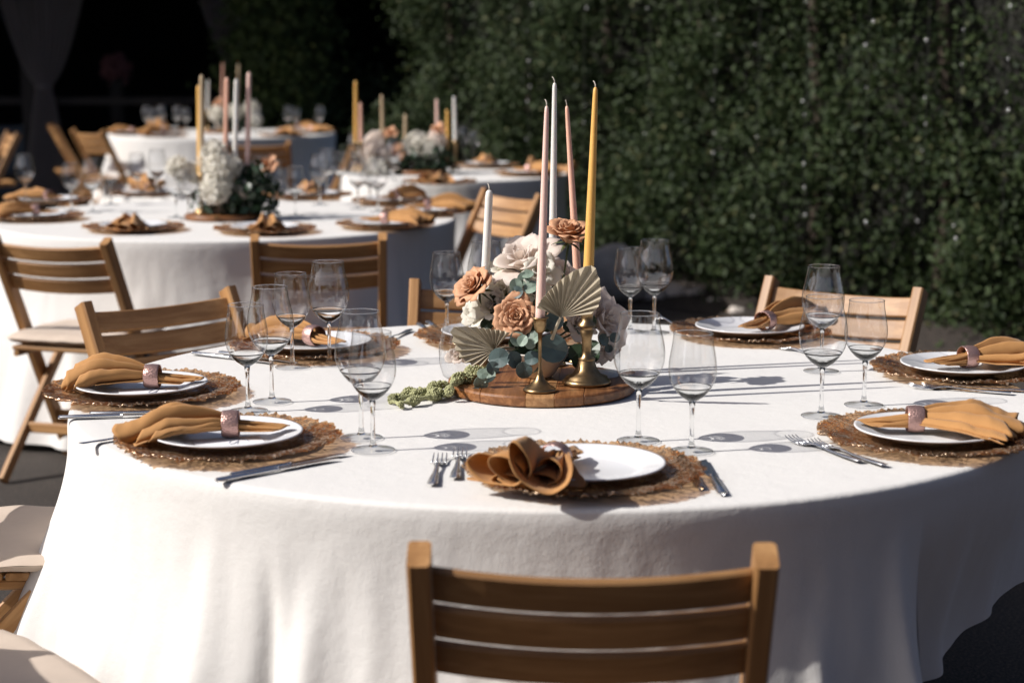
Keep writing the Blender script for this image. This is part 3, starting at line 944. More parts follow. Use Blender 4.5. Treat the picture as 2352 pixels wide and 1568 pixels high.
def lay(kind, p0, p1, label, z=.752, fromtip=True):
    """p0,p1: image points of the two ends; the tip (tines, blade) at p1"""
    a = at(p0[0], p0[1], z + .003); b = at(p1[0], p1[1], z + .003)
    o = inst(kind); d = b - a
    half = .097 if kind == 'fork' else .112
    full = .194 if kind == 'fork' else .224
    c = b - d.normalized() * half if fromtip else a + d.normalized() * half
    if abs(d.length - full) < .05: c = (a + b) / 2
    o.location = (c.x, c.y, z); o.rotation_euler = (0, 0, math.atan2(d.y, d.x))
    tag(o, label, kind, GR[kind])
def glass(kind, px, py, label, z=.752, loc=None):
    o = inst(kind); v = at(px, py, z) if loc is None else Vector(loc)
    o.location = (v.x, v.y, z)
    o.rotation_euler = (0, 0, random.random() * 6)
    tag(o, label, 'glass', GR[kind])
def angto(p, c): return math.degrees(math.atan2(c.y - p[1], c.x - p[0]))

# main table: charger centres from the picture
def ms(px, py, ph, **k):
    v = at(px, py, .775)
    setting(v.x, v.y, angto((v.x, v.y), TC), ph, **k)
ms(1342, 1062, 'nearest the foreground chair', napoff=(-.045, -.02), naprot=-22, seed=0, chrot=10)
ms(522, 992, 'at the left front, closest to the bright cloth side', napoff=(.005, .005), naprot=-38, seed=1, card=True)
ms(325, 880, 'at the far left end of the nearest table', napoff=(.02, .005), naprot=-4, seed=2, card=True)
ms(722, 782, 'half behind the wine glasses at the left rear', napoff=(.0, -.01), seed=3)
ms(1722, 748, 'before the sunlit chair at the right rear', napoff=(.035, -.005), naprot=-8, seed=4)
ms(2212, 834, 'at the right picture edge, the upper one there', napoff=(.01, .0), naprot=4, seed=5)
ms(2135, 982, 'at the right front with the shaded table side below', napoff=(-.022, .01), naprot=32, seed=6)
v = at(1140, 762, .775)
setting(v.x, v.y + .02, -96, 'hidden behind the flowers on the far side', seed=3)

lay('fork', (985, 1140), (1012, 1045), 'outer fork of the two left of the nearest plate')
lay('fork', (1038, 1128), (1058, 1032), 'inner fork of the two left of the nearest plate')
lay('knife', (1612, 1124), (1560, 1040), 'inner dark knife right of the nearest plate')
lay('knife', (1662, 1136), (1612, 1052), 'outer dark knife right of the nearest plate')
lay('knife', (512, 1100), (760, 1054), 'lower knife in front of the left front plate')
lay('knife', (538, 1089), (790, 1041), 'upper knife in front of the left front plate')
lay('fork', (212, 1014), (400, 985), 'fork with its handle poking out left of the left front charger')
lay('knife', (166, 957), (400, 950), 'lower knife between the two left plates')
lay('knife', (236, 948), (470, 944), 'upper knife between the two left plates')
lay('knife', (444, 810), (625, 832), 'lower knife by the chair at the left rear')
lay('knife', (500, 808), (690, 832), 'upper knife by the chair at the left rear')
lay('fork', (2078, 1092), (1812, 1004), 'front fork of the pair left of the right front plate')
lay('fork', (2052, 1074), (1845, 1006), 'rear fork of the pair left of the right front plate')
lay('fork', (2330, 902), (2076, 884), 'lower fork below the upper plate at the right edge')
lay('fork', (2345, 895), (2120, 884), 'second fork below the upper plate at the right edge')
lay('fork', (1860, 812), (1782, 792), 'fork right of the plate before the sunlit chair')
lay('fork', (1560, 748), (1512, 728), 'fork left of the plate before the sunlit chair', fromtip=False)
lay('knife', (960, 742), (1010, 776), 'knife left of the flowers on the far side')
lay('knife', (985, 740), (1030, 768), 'second knife left of the flowers on the far side')
lay('fork', (935, 760), (885, 783), 'fork right of the left rear plate')

glass('water', 570, 944, 'front left glass of the two before the left rear chair')
glass('wine', 625, 922, 'taller glass just right of the front left glass')
glass('water', 672, 843, 'shorter glass before the left rear plate')
glass('wine', 757, 836, 'tall glass right of the left rear plate')
glass('wine', 830, 1005, 'rear one of the pair left of the green amaranth')
glass('water', 857, 1033, 'front one of the pair left of the green amaranth')
glass('water', 1027, 775, 'smaller glass left of the flowers on the far side')
glass('wine', 1117, 770, 'larger glass left of the flowers, behind the short candle')
glass('water', 1447, 762, 'left one of the far pair right of the flowers')
glass('wine', 1502, 764, 'right one of the far pair right of the flowers')
glass('wine', 1466, 1012, 'large glass overlapping the round board')
glass('water', 1588, 1036, 'front glass between the board and the nearest plate')
glass('wine', 1886, 852, 'rearmost tall glass before the sunlit chair')
glass('wine', 1886, 955, 'tall front glass left of the right front plate')
glass('water', 1984, 930, 'shorter glass left of the upper right plate')

# second, third and hedge tables
def ts(Tc, ang, ph, r=.715):
    x = Tc.x + r * math.cos(R(ang)); y = Tc.y + r * math.sin(R(ang))
    setting(x, y, ang + 180, ph, naprot=random.uniform(-35, 35))
def tg(Tc, ang, r, kind, ph): 
    glass(kind, 0, 0, ph, loc=(Tc.x + r * math.cos(R(ang)), Tc.y + r * math.sin(R(ang)), 0))
p2 = {'on the second table, front edge left of the flowers': (307, 514), 'on the second table, front edge below the flowers': (608, 518),
      'on the second table, front edge toward the right': (885, 508), 'at the right end of the second table': (982, 478),
      'on the second table, nearer of the two at far left': (82, 490), 'on the second table, farther of the two at far left': (112, 455),
      'on the second table, far side left of the flowers': (345, 438), 'on the second table, far side right of the flowers': (715, 442),
      'on the second table, far side near its right end': (905, 455)}
for ph, (px, py) in p2.items():
    v = at(px, py, .775); setting(v.x, v.y, angto((v.x, v.y), T2), ph, naprot=random.uniform(-30, 30))
g2l = [((165, 484), 'water', 'left glass of the pair at the left of the second table'), ((214, 488), 'wine', 'right glass of the pair at the left of the second table'),
       ((317, 452), 'water', 'left glass of the far pair left of the white flowers'), ((363, 454), 'wine', 'right glass of the far pair left of the white flowers'),
       ((405, 500), 'water', 'left glass directly beside the white flowers'), ((434, 505), 'wine', 'right glass directly beside the white flowers'),
       ((628, 492), 'wine', 'left glass of the pair right of the white flowers'), ((679, 496), 'water', 'right glass of the pair right of the white flowers'),
       ((752, 452), 'wine', 'left glass of the far pair at the second table right'), ((782, 448), 'water', 'right glass of the far pair at the second table right'),
       ((822, 480), 'wine', 'left glass of the pair near the second table right end'), ((850, 474), 'water', 'right glass of the pair near the second table right end')]
g2l += [((255, 470), 'water', 'single glass behind the left pair on the second table'), ((466, 470), 'water', 'glass close behind the yellow taper on the second table'),
        ((600, 462), 'water', 'glass behind the toffee rose on the second table'), ((735, 470), 'wine', 'middle glass between the right pairs on the second table'),
        ((868, 486), 'wine', 'glass before the right end plates of the second table'), ((60, 470), 'wine', 'glass at the far left edge of the second table')]
for (px, py), k, lb in g2l: glass(k, px, py, lb)
for (a, ph) in ((200, 'on the farthest table, left end'), (240, 'on the farthest table, front edge left of centre'), (318, 'on the farthest table, front edge toward the right'), (0, 'on the farthest table, right end'), (140, 'on the farthest table, far side left'), (40, 'on the farthest table, far side right')):
    ts(T3, a, ph)
for (px, kind, lb) in ((338, 'wine', 'first glass from the left on the farthest table'), (352, 'water', 'second glass from the left on the farthest table'),
                       (408, 'wine', 'third glass from the left on the farthest table'), (428, 'water', 'fourth glass from the left on the farthest table'),
                       (662, 'wine', 'left glass of the pair at the right of the farthest table'), (680, 'water', 'right glass of the pair at the right of the farthest table')):
    glass(kind, px, 304, lb)
glass('wine', 372, 302, 'glass between the left pairs on the farthest table')
glass('wine', 735, 305, 'glass at the right end of the farthest table')
glass('water', 590, 308, 'single glass right of the flowers on the farthest table')
for (px, py, ph) in ((1215, 392, 'on the table by the hedge, right end'), (1120, 374, 'on the table by the hedge, far side right'), (885, 372, 'on the table by the hedge, far side left'),
                     (1010, 412, 'on the table by the hedge, front edge')):
    v = at(px, py, .775); setting(v.x, v.y, angto((v.x, v.y), T4), ph, naprot=random.uniform(-30, 30))
for (px, py, kind, lb) in ((1066, 372, 'wine', 'left glass right of the flowers by the hedge'), (1090, 374, 'water', 'right glass right of the flowers by the hedge'),
                           (815, 398, 'wine', 'left glass at the left of the hedge table'), (842, 390, 'water', 'right glass at the left of the hedge table'), (905, 414, 'wine', 'front glass before the flowers by the hedge')):
    glass(kind, px, py, lb)

# ------------------------------------------------------------------ candles
def candle(base, tip, r0, r1, colr, label, wick=True, n=18):
    base, tip = Vector(base), Vector(tip)
    L = (tip - base).length
    t_ = thing('taper_candle', base, 0, label, 'candle', 'taper candles on the tables')
    q = (tip - base).to_track_quat('Z', 'Y'); t_.rotation_euler = q.to_euler()
    prof = [(0, 0), (r0 * .92, 0), (r0, .006)]
    for k in range(1, 10): f = k / 10; prof.append((r0 + (r1 - r0) * f ** 1.2, L * f))
    prof += [(r1 * 1.02, L - .014), (r1 * .92, L - .005), (r1 * .55, L - .001), (0, L)]
    obj('wax_body', lathe('wax_body', prof, M['wax_' + colr], n), t_)
    if wick:
        obj('wick', tube('wick', [(0, 0, L - .002), (.0005, 0, L + .004), (.003, 0, L + .009), (.0055, 0, L + .011)], [.0012, .0012, .001, .0007], M['wick'], 6), t_)
    return t_
def stick(base, h, r, kind, label):
    t_ = thing('candlestick', base, 0, label, 'candlestick', 'brass candlesticks on the round board')
    if kind == 'thin':
        foot = [(0, 0), (r, 0), (r * 1.02, .003), (r * .9, .006), (r * .62, .011), (r * .3, .022), (r * .2, .030)]
        stem = [(r * .2, .030), (.0055, .034), (.0032, .040), (.0030, h * .6), (.0042, h * .8), (.0055, h - .027)]
        cup = [(.0055, h - .027), (.009, h - .024), (.0115, h - .012), (.0125, h - .001), (.0155, h), (.0155, h + .002), (.0095, h + .002), (.0095, h - .015), (0, h - .015)]
    else:
        foot = [(0, 0), (r, 0), (r * 1.01, .005), (r * .93, .009), (r * .88, .010), (r * .86, .014), (r * .6, .018), (r * .42, .030), (r * .33, .044)]
        stem = [(r * .33, .044), (.0165, .047), (.010, .052), (.0085, .062), (.0095, .085), (.0135, .100), (.010, .104), (.018, .109)]
        cup = [(.018, .109), (.0175, .113), (.011, .118), (.012, h - .008), (.0165, h - .003), (.0165, h), (.0115, h), (.0115, h - .015), (0, h - .015)]
    obj('foot', lathe('foot', foot, M['brass'], 32), t_)
    obj('stem', lathe('stem', stem, M['brass'], 24), t_)
    obj('cup', lathe('cup', cup, M['brass'], 24), t_)
    return t_
ZB = .773
Rb = .178
_f = at(1244, 936, .752)
BC = Vector((_f.x * (_f.y + Rb) / _f.y, _f.y + Rb, .752))
# round board made of joined planks
bd = thing('serving_board', BC, R(-4), 'round oiled oak board under the flower bowl and candlesticks', 'board')
edges = [-.18, -.105, -.02, .032, .085, .18]
for k in range(len(edges) - 1):
    x0, x1 = edges[k] + .0002, edges[k + 1] - .0002
    x0 = max(x0, -Rb + .001); x1 = min(x1, Rb - .001)
    nS = 10
    xs = [x0 + (x1 - x0) * i / nS for i in range(nS + 1)]
    V = []; F = []
    zs = [(0, .985), (.003, 1.0), (.017, 1.0), (.0205, .982)]
    for x in xs:
        for zz, rf in zs:
            rr = Rb * rf; h_ = math.sqrt(max(1e-6, rr * rr - min(x * x, rr * rr * .999)))
            V.append((x, -h_, zz))
        for zz, rf in zs[::-1]:
            rr = Rb * rf; h_ = math.sqrt(max(1e-6, rr * rr - min(x * x, rr * rr * .999)))
            V.append((x, h_, zz))
    F = grid_faces(nS + 1, 8, False, True) + [tuple(range(8)), tuple(nS * 8 + i for i in range(8))[::-1]]
    # turn so that the grain (object X) runs along the plank: mesh is built with planks across X
    V = [(y, -x, z) for x, y, z in V]
    o = obj('plank', mesh('plank', V, F, M['board2'] if k == 2 else M['board'], False), bd, (0, 0, 0), (0, 0, PI / 2))
    bevel(o, .001, 1)
    if k == 2: o['label'] = 'paler plank at the front of the board'

s1 = at(1240, 897, ZB + .001); stick((s1.x, s1.y, ZB + .001), .134, .0305, 'thin', 'slim brass candlestick at the front of the board')
s2 = at(1347, 880, ZB + .001); stick((s2.x, s2.y, ZB + .001), .142, .0455, 'wide', 'stout antique brass candlestick with a wide foot')
def tipat(px, py, Y): v = atY(px, py, Y); return (v.x, v.y, v.z)
candle((s1.x, s1.y, ZB + .128), tipat(1256, 243, s1.y + .01), .0092, .0040, 'pink', 'pale pink taper in the slim front candlestick')
candle((s2.x, s2.y, ZB + .136), tipat(1368, 200, s2.y + .02), .0110, .0045, 'yellow', 'mustard yellow taper, rightmost over the flowers')
# three tapers whose holders stand behind the flowers
def rear(px0, pxt, pyt, Y, r0, r1, colr, label, slabel, zb=.905):
    v = atY(px0, 700, Y)
    st = stick((v.x, Y, ZB + .001), zb - ZB, .028, 'thin', slabel)
    candle((v.x, Y, zb - .006), tipat(pxt, pyt, Y + .01), r0, r1, colr, label)
rear(1111, 1124, 436, 3.44, .0088, .0072, 'white', 'short white candle left of the roses', 'slim candlestick hidden under the short white candle')
rear(1268, 1274, 190, 3.52, .0088, .0042, 'white', 'tall white taper behind the pink one', 'slim candlestick hidden under the tall white taper')
rear(1330, 1302, 243, 3.56, .0086, .0040, 'salmon', 'salmon taper leaning left beside the yellow one', 'slim candlestick hidden under the salmon taper')

# ------------------------------------------------------------------ flowers
def petal(th, r0, length, width, a0, a1, ruf, seed, nu=9, nv=8, point=.16, m=None, name='petal'):
    """petal standing on the head's base, leaning outwards from a0 to a1 (deg from vertical)"""
    V = []
    rad, z = r0, 0.0
    rads, zs = [], []
    for j in range(nv):
        f = j / (nv - 1)
        rads.append(rad); zs.append(z)
        al = R(a0 + (a1 - a0) * f ** 1.6)
        rad += math.sin(al) * length / (nv - 1); z += math.cos(al) * length / (nv - 1)
    for i in range(nu):
        s = i / (nu - 1) * 2 - 1
        for j in range(nv):
            f = j / (nv - 1)
            w_ = width * (math.sin(PI * min(1, .10 + .66 * f)) ** .75) * (1 if f < .8 else 1 - .5 * ((f - .8) / .2) ** 2)
            tip = 1 - point * .35 * (abs(s) ** 1.6) * f ** 2
            rr = rads[j] * tip + .0; zz = zs[j] * (tip if zs[j] > 0 else 1)
            an = th + s * w_ / (rads[j] + .55 * width)
            curl = ruf * (s * s) * f * f * width
            nz_ = fnoise(s * 1.5 + seed, f * 1.8, seed * 3.1) * .12 * width * f
            rr += curl + nz_
            zz += nz_ * .6 - curl * .3
            V.append((rr * math.cos(an), rr * math.sin(an), zz))
    return V, grid_faces(nu, nv)
def rose(name, pos, direction, size, m, label, npet=30, open_=1.0, seed=1, stem_to=None, group='roses in the main centrepiece', sep=True):
    """size: overall radius of the head; direction: the way it faces"""
    rg = random.Random(seed)
    t_ = thing(name, pos, 0, label, 'rose', group)
    q = Vector(direction).to_track_quat('Z', 'Y')
    t_.rotation_euler = q.to_euler()
    for i in range(npet):
        f = i / (npet - 1)
        r0 = size * (.03 + .17 * f)
        ln = size * (.62 + .42 * f) * rg.uniform(.92, 1.08)
        wd = size * (.34 + .46 * f) * rg.uniform(.9, 1.1)
        a0 = -14 + 58 * f ** 1.2 * open_; a1 = -12 + 118 * f ** 1.05 * open_
        V, F = petal(i * 2.399963 + rg.uniform(-.2, .2), r0, ln, wd, a0, a1, rg.uniform(.05, .4) * f, seed + i * .37)
        V = [(x, y, z - size * .28 - size * .10 * f) for x, y, z in V]
        o = obj('petal', mesh('petal', V, F, m), t_)
        solid(o, .0006)
    # green calyx and sepals
    V = [(0, 0, -size * .50)]
    obj('calyx', lathe('calyx', [(0, -size * .52), (size * .10, -size * .50), (size * .17, -size * .40), (size * .14, -size * .28), (0, -size * .24)], M['stem'], 12), t_)
    if sep:
        for k in range(5):
            a = k * 2 * PI / 5 + .3
            L = size * .55; V = []
            for j in range(5):
                g_ = j / 4; w_ = size * .07 * math.sin(PI * (.25 + .75 * g_))
                r_ = size * .14 + L * g_; z = -size * .42 + size * .04 * g_ - size * .20 * g_ * g_
                for s in (-1, 0, 1): V.append((r_ * math.cos(a) - s * w_ * math.sin(a), r_ * math.sin(a) + s * w_ * math.cos(a), z + (.0 if s else -.0008)))
            solid(obj('sepal', mesh('sepal', V, grid_faces(5, 3), M['stem']), t_), .0004)
    if stem_to is not None:
        inv = Matrix.LocRotScale(Vector(pos), q, None).inverted()
        e = inv @ Vector(stem_to); s0 = Vector((0, 0, -size * .5))
        mid = (s0 + e) / 2 + Vector((0, 0, -.006))
        obj('stem', tube('stem', [s0, mid, e], [.0022, .002, .002], M['stem'], 8), t_)
        # one leaf pair on the stem
    return t_
FY = s1.y
BCX, BCY = BC.x, BC.y
bowl_c = at(1236, 868, ZB + .001)
bowl_c.y += .02
bw = lathe('flower_bowl', [(0, 0), (.026, 0), (.030, .003), (.040, .018), (.054, .037), (.0625, .048), (.064, .050), (.0625, .0512), (.059, .049), (.050, .036), (.036, .018), (.0, .012)], M['bowl'], 48)
o = obj('flower_bowl', bw, loc=(bowl_c.x, bowl_c.y, ZB + .001))
tag(o, 'cream stoneware bowl holding the flowers on the round board', 'bowl')
heart = Vector((bowl_c.x, bowl_c.y, ZB + .05))
def F3(px, py, dy): return atY(px, py, bowl_c.y + dy)
rose('toffee_rose', F3(1088, 657, -.03), (-.55, -.45, .55), .043, M['toffee'], 'toffee rose leaning left, below the short white candle', 30, 1.0, 3, heart + Vector((-.02, 0, .05)))
rose('toffee_rose', F3(1186, 727, -.075), (-.12, -.93, .33), .044, M['toffee'], 'toffee rose facing the camera in the middle of the flowers', 34, .95, 8, heart + Vector((0, -.02, .02)))
rose('toffee_rose', F3(1307, 535, .0), (.05, -.28, 1), .047, M['toffee'], 'toffee rose raised highest on its stem between the tapers', 32, .92, 14, F3(1292, 650, .0))
rose('blush_rose', F3(1198, 596, .02), (-.35, -.45, .8), .068, M['blush'], 'wide open blush rose left of the pink taper', 17, 1.0, 21, heart, sep=False)
rose('blush_rose', F3(1282, 634, .045), (.35, -.5, .7), .050, M['blush'], 'blush rose behind the pink taper base', 20, 1.1, 25, heart, sep=False)
rose('blush_rose', F3(1388, 735, .055), (.7, -.55, .35), .064, M['blush'], 'large blush rose at the right beside the stout candlestick', 20, 1.15, 29, heart, sep=False)
rose('blush_rose', F3(1330, 742, .02), (.3, -.9, .3), .034, M['blush'], 'small blush rose behind the right palm fan', 16, 1.0, 33, heart, sep=False)
rose('blush_rose', F3(1395, 795, .05), (.6, -.7, -.2), .036, M['blush'], 'drooping blush rose low at the right above the board', 16, 1.1, 35, heart, sep=False)

def fluffy(name, pos, rad, m, label, n=170, seed=1, cat='flower', group='white ruffled flowers', ps=.015, parent=None, sq=1.0):
    rg = np.random.default_rng(seed)
    d = rg.normal(size=(n, 3)); d /= np.linalg.norm(d, axis=1)[:, None]
    V, F = [], []
    for i in range(n):
        dv = Vector(d[i]); c = dv * rad * rg.uniform(.72, .98); c.z *= sq
        a = dv.orthogonal().normalized(); a.rotate(Matrix.Rotation(rg.uniform(0, 6.28), 3, dv)); b = dv.cross(a)
        s = ps * rg.uniform(.7, 1.3); k = len(V)
        nn_ = (dv + Vector(rg.normal(size=3)) * .38).normalized()
        a = nn_.orthogonal().normalized(); a.rotate(Matrix.Rotation(rg.uniform(0, 6.28), 3, nn_)); b = nn_.cross(a)
        V.append(c - nn_ * s * .12)
        for q in range(7):
            an = -1.35 + 2.7 * q / 6
            rr_ = s * (.85 + .15 * math.cos(q * 2.1))
            V.append(c + a * math.cos(an) * rr_ + b * math.sin(an) * rr_ + nn_ * s * (.16 * math.sin(q * 2.4 + i) + .1))
        for q in range(6): F.append((k, k + 1 + q, k + 2 + q))
    me = mesh(name if parent is None else 'florets', V, F, m)
    if parent is not None: return obj('florets', me, parent, pos)
    t_ = thing(name, pos, 0, label, cat, group)
    h = obj('florets', me, t_)
    core = obj('core', lathe('core', [(0, -rad * .78 * sq), (rad * .5, -rad * .6 * sq), (rad * .78, 0), (rad * .5, rad * .6 * sq), (0, rad * .78 * sq)], m, 14), t_)
    return t_
rose('white_bloom', F3(1154, 668, .0), (-.3, -.8, .5), .040, M['ivory'], 'white bloom between the left toffee rose and the open blush rose', 15, 1.05, 81, heart, sep=False)
rose('white_bloom', F3(1098, 722, .03), (-.6, -.7, .3), .040, M['ivory'], 'white bloom low behind the left palm fan', 15, 1.05, 83, heart, sep=False)
rose('white_rose', F3(1128, 705, -.01), (-.4, -.75, .5), .046, M['ivory'], 'creamy white open bloom between the left toffee rose and the left palm fan', 15, 1.0, 71, heart, sep=False)
rose('white_rose', F3(1240, 620, -.03), (.1, -.8, .6), .040, M['ivory'], 'creamy white bloom close to the pink taper at mid height', 14, 1.05, 73, heart, sep=False)
rose('white_bloom', F3(1228, 668, .0), (.1, -.9, .5), .032, M['ivory'], 'white bloom above the toffee rose facing us', 14, 1.0, 85, heart, sep=False)
rose('white_bloom', F3(1150, 615, .04), (-.5, -.6, .7), .030, M['ivory'], 'small white bloom at the base of the short candle', 12, 1.05, 87, heart, sep=False)

# pleated dried palm fans
def fan(hub, right, up, angles, label, stem_end, pleats=20, depth=.004):
    """angles: list of (deg, radius) giving the outline, measured in the plane right/up"""
    right = Vector(right).normalized(); up = Vector(up); up = (up - right * up.dot(right)).normalized(); nrm = right.cross(up)
    t_ = thing('palm_fan', hub, 0, label, 'dried palm leaf', 'dried palm fans among the flowers')
    def rad(a):
        for (a0, r0), (a1, r1) in zip(angles, angles[1:]):
            if a0 <= a <= a1: return r0 + (r1 - r0) * (a - a0) / (a1 - a0)
        return angles[-1][1]
    amin, amax = angles[0][0], angles[-1][0]
    n = pleats * 2
    V = []; nr = 6
    for i in range(n + 1):
        a = amin + (amax - amin) * i / n; r = rad(a) * (1 + (.02 if i % 2 else -.02))
        for j in range(nr):
            f = .03 + .97 * j / (nr - 1)
            k = (1 if i % 2 else -1) * depth * (.25 + .75 * f)
            cup = .10 * rad(a) * f * f
            V.append(right * (math.cos(R(a)) * r * f) + up * (math.sin(R(a)) * r * f) + nrm * (k + cup))
    o = obj('blade', mesh('blade', V, grid_faces(n + 1, nr), M['palm'], False), t_); solid(o, .0008)
    e = Vector(stem_end) - Vector(hub)
    obj('stem', tube('stem', [(0, 0, 0), e * .5 + Vector((0, 0, .002)), e], [.0026, .003, .0032], M['palm'], 8), t_)
hub1 = atY(1288, 728, min(s1.y, s2.y) - .028)
fan(hub1, (.97, -.15, -.08), (.02, -.25, .97), [(12, .040), (18, .064), (28, .078), (40, .092), (52, .108), (64, .124), (73, .106), (87, .081), (105, .060), (125, .051), (145, .047), (163, .046)],
    'upright pleated palm fan before the yellow taper', atY(1268, 778, s1.y + .02), 17)
hub2 = F3(1136, 803, -.085)
fan(hub2, (.96, -.25, .05), (.05, -.30, .95), [(46, .050), (65, .045), (90, .043), (110, .049), (130, .065), (146, .090), (165, .078), (180, .070), (194, .065), (211, .055), (232, .036)],
    'pleated palm fan spread left, over the amaranth', F3(1180, 800, -.03), 15)

# eucalyptus
def leaf_me(r, m, name='leaf', asp=.95, fold=.22):
    V = [(0, 0, 0)]; n = 14; F = []
    for i in range(n):
        a = 2 * PI * i / n
        x = r * (1 - math.cos(a)) ; y = r * asp * math.sin(a)
        V.append((x, y, fold * abs(y) - .07 * x * x / r + .05 * r * math.sin(a * 3 + r * 900)))
    V[0] = (r, 0, -.07 * r)
    for i in range(n): F.append((0, 1 + i, 1 + (i + 1) % n))
    return mesh(name, V, F, m, False)
LEAFM = {}
def spray(pts, leafs, label, group='eucalyptus sprigs in the centrepiece', name='eucalyptus_sprig', cat='eucalyptus', stem=True):
    """pts: stem points; leafs: (pos, radius, dir, normal, matkey)"""
    t_ = thing(name, pts[0], 0, label, cat, group)
    o0 = Vector(pts[0])
    obj('stem', tube('stem', [Vector(p) - o0 for p in pts], .0011, M['stem'], 6), t_)
    for pos, r, d, nrm, mk in leafs:
        key = (round(r, 3), mk)
        if key not in LEAFM: LEAFM[key] = leaf_me(r, M[mk])
        x = Vector(d).normalized(); z = Vector(nrm); z = (z - x * z.dot(x)).normalized(); y = z.cross(x)
        mt = Matrix((x, y, z)).transposed().to_4x4(); mt.translation = Vector(pos) - o0
        o = obj('leaf', LEAFM[key], t_); o.matrix_local = mt; solid(o, .0007)
    return t_
def L(px, py, dy, rpx, ang, mk='euc', tilt=.35, side=0.0):
    """leaf centred at a picture point, rpx its radius there; ang picture direction of its tip"""
    c = F3(px, py, dy); r = rpx / 1150.0
    d = Vector((math.cos(R(ang)), .15 * side, math.sin(R(ang))))
    nrm = Vector((side, -1, tilt))
    return (c - d.normalized() * r, r, d, nrm, mk)
spray([F3(1190, 800, -.03), F3(1150, 818, -.09), F3(1105, 850, -.10), F3(1095, 880, -.11), F3(1092, 925, -.12)],
      [L(1146, 822, -.105, 23, 190), L(1181, 826, -.10, 19, -60, side=.5), L(1120, 862, -.11, 18, 200, 'eucpale', .6), L(1105, 880, -.115, 17, -100, 'eucpale', .8, .3),
       L(1092, 905, -.12, 15, -110, 'euc', .8), L(1095, 926, -.125, 13, -95, 'euc', .9), L(1132, 845, -.11, 15, -60), L(1108, 858, -.12, 12, 160, 'eucpale', .2)],
      'eucalyptus strand hanging over the left front of the board')
spray([F3(1235, 800, -.03), F3(1215, 830, -.09), F3(1195, 850, -.10)],
      [L(1204, 851, -.105, 20, -80), L(1222, 822, -.105, 17, 20, side=-.4), L(1270, 800, -.09, 33, -15, side=-.3), L(1188, 778, -.10, 17, 120, 'eucpale', .7), L(1200, 782, -.11, 13, 60, 'eucpale', .9),
       L(1226, 776, -.10, 17, 45, 'eucpale', .8, -.5), L(1218, 790, -.105, 12, -90, 'eucpale')],
      'eucalyptus sprig low before the bowl with broad blue leaves')
spray([F3(1205, 740, -.0), F3(1206, 690, -.04), F3(1190, 655, -.05)],
      [L(1185, 655, -.06, 15, 100, 'eucpale', .7), L(1186, 672, -.065, 15, 200, 'euc', .5), L(1220, 660, -.06, 17, 30, 'eucpale', 1.0), L(1203, 640, -.05, 15, 80, 'eucpale', .9), L(1212, 630, -.05, 13, 20, 'eucpale', 1.2)],
      'small pale eucalyptus sprig in front of the blush rose')
spray([F3(1290, 790, .0), F3(1340, 800, .02), F3(1372, 790, .03), F3(1400, 772, .03)],
      [L(1387, 780, .02, 14, -50, 'euc', .5, .5), L(1412, 775, .02, 12, 40, 'euc', .4), L(1360, 815, .0, 18, -70, 'euc', .2), L(1330, 830, -.03, 17, -80, 'leafdark'), L(1398, 800, .03, 10, -80, 'euc')],
      'eucalyptus twig reaching right behind the large wine glass')
# dark foliage filling the heart of the arrangement
rg = random.Random(4)
lf = []
for i in range(30):
    px = rg.uniform(1170, 1365); py = rg.uniform(735, 835); dy = rg.uniform(-.05, .05)
    lf.append(L(px, py, dy, rg.choice([14, 18, 22]), rg.uniform(0, 360), rg.choice(['leafdark', 'leafdark', 'euc']), rg.uniform(-.2, .6), rg.uniform(-.8, .8)))
for (px, py) in ((1130, 690), (1140, 715), (1152, 745), (1118, 745), (1165, 700), (1262, 700), (1300, 700), (1310, 668)):
    lf.append(L(px, py, -.01, 15, rg.uniform(0, 360), 'leafdark', .4, rg.uniform(-.6, .6)))
spray([heart, heart + Vector((0, 0, .06)), heart + Vector((0, 0, .1))], lf, 'dark leaves packed in the middle of the flower bowl', name='leafy_filler', cat='foliage')

# green amaranth trailing to the left
am = thing('amaranth', at(1075, 880, .752), 0, 'green amaranth tassels trailing off the left side of the board', 'amaranth')
o0 = at(1075, 880, .752)
def blob_rope(pts, rad, n, seed):
    rg = np.random.default_rng(seed); V = []; F = []
    P = [Vector(p) for p in pts]
    ico = [Vector(v) for v in ((0, 0, 1), (.9, 0, 0), (0, .9, 0), (-.9, 0, 0), (0, -.9, 0), (0, 0, -1))]
    fc = [(0, 1, 2), (0, 2, 3), (0, 3, 4), (0, 4, 1), (5, 2, 1), (5, 3, 2), (5, 4, 3), (5, 1, 4)]
    for i in range(int(n * 1.5)):
        f = rg.uniform(0, len(P) - 1.001); k = int(f); c = P[k].lerp(P[k + 1], f - k)
        rr = 1.45 * rad * (.55 + .45 * math.sin(f * 5 + seed)) * (1 - .55 * f / (len(P) - 1))
        d = rg.normal(size=3); d /= np.linalg.norm(d); c = c + Vector(d) * rr
        s = .0023 * rg.uniform(.7, 1.4); b = len(V)
        for q in ico: V.append(c + q * s)
        F += [tuple(b + a for a in t3) for t3 in fc]
    return mesh('tassel', V, F, M['amaranth'])
def AP(px, py, z): v = at(px, py, .752 + z); return v - o0
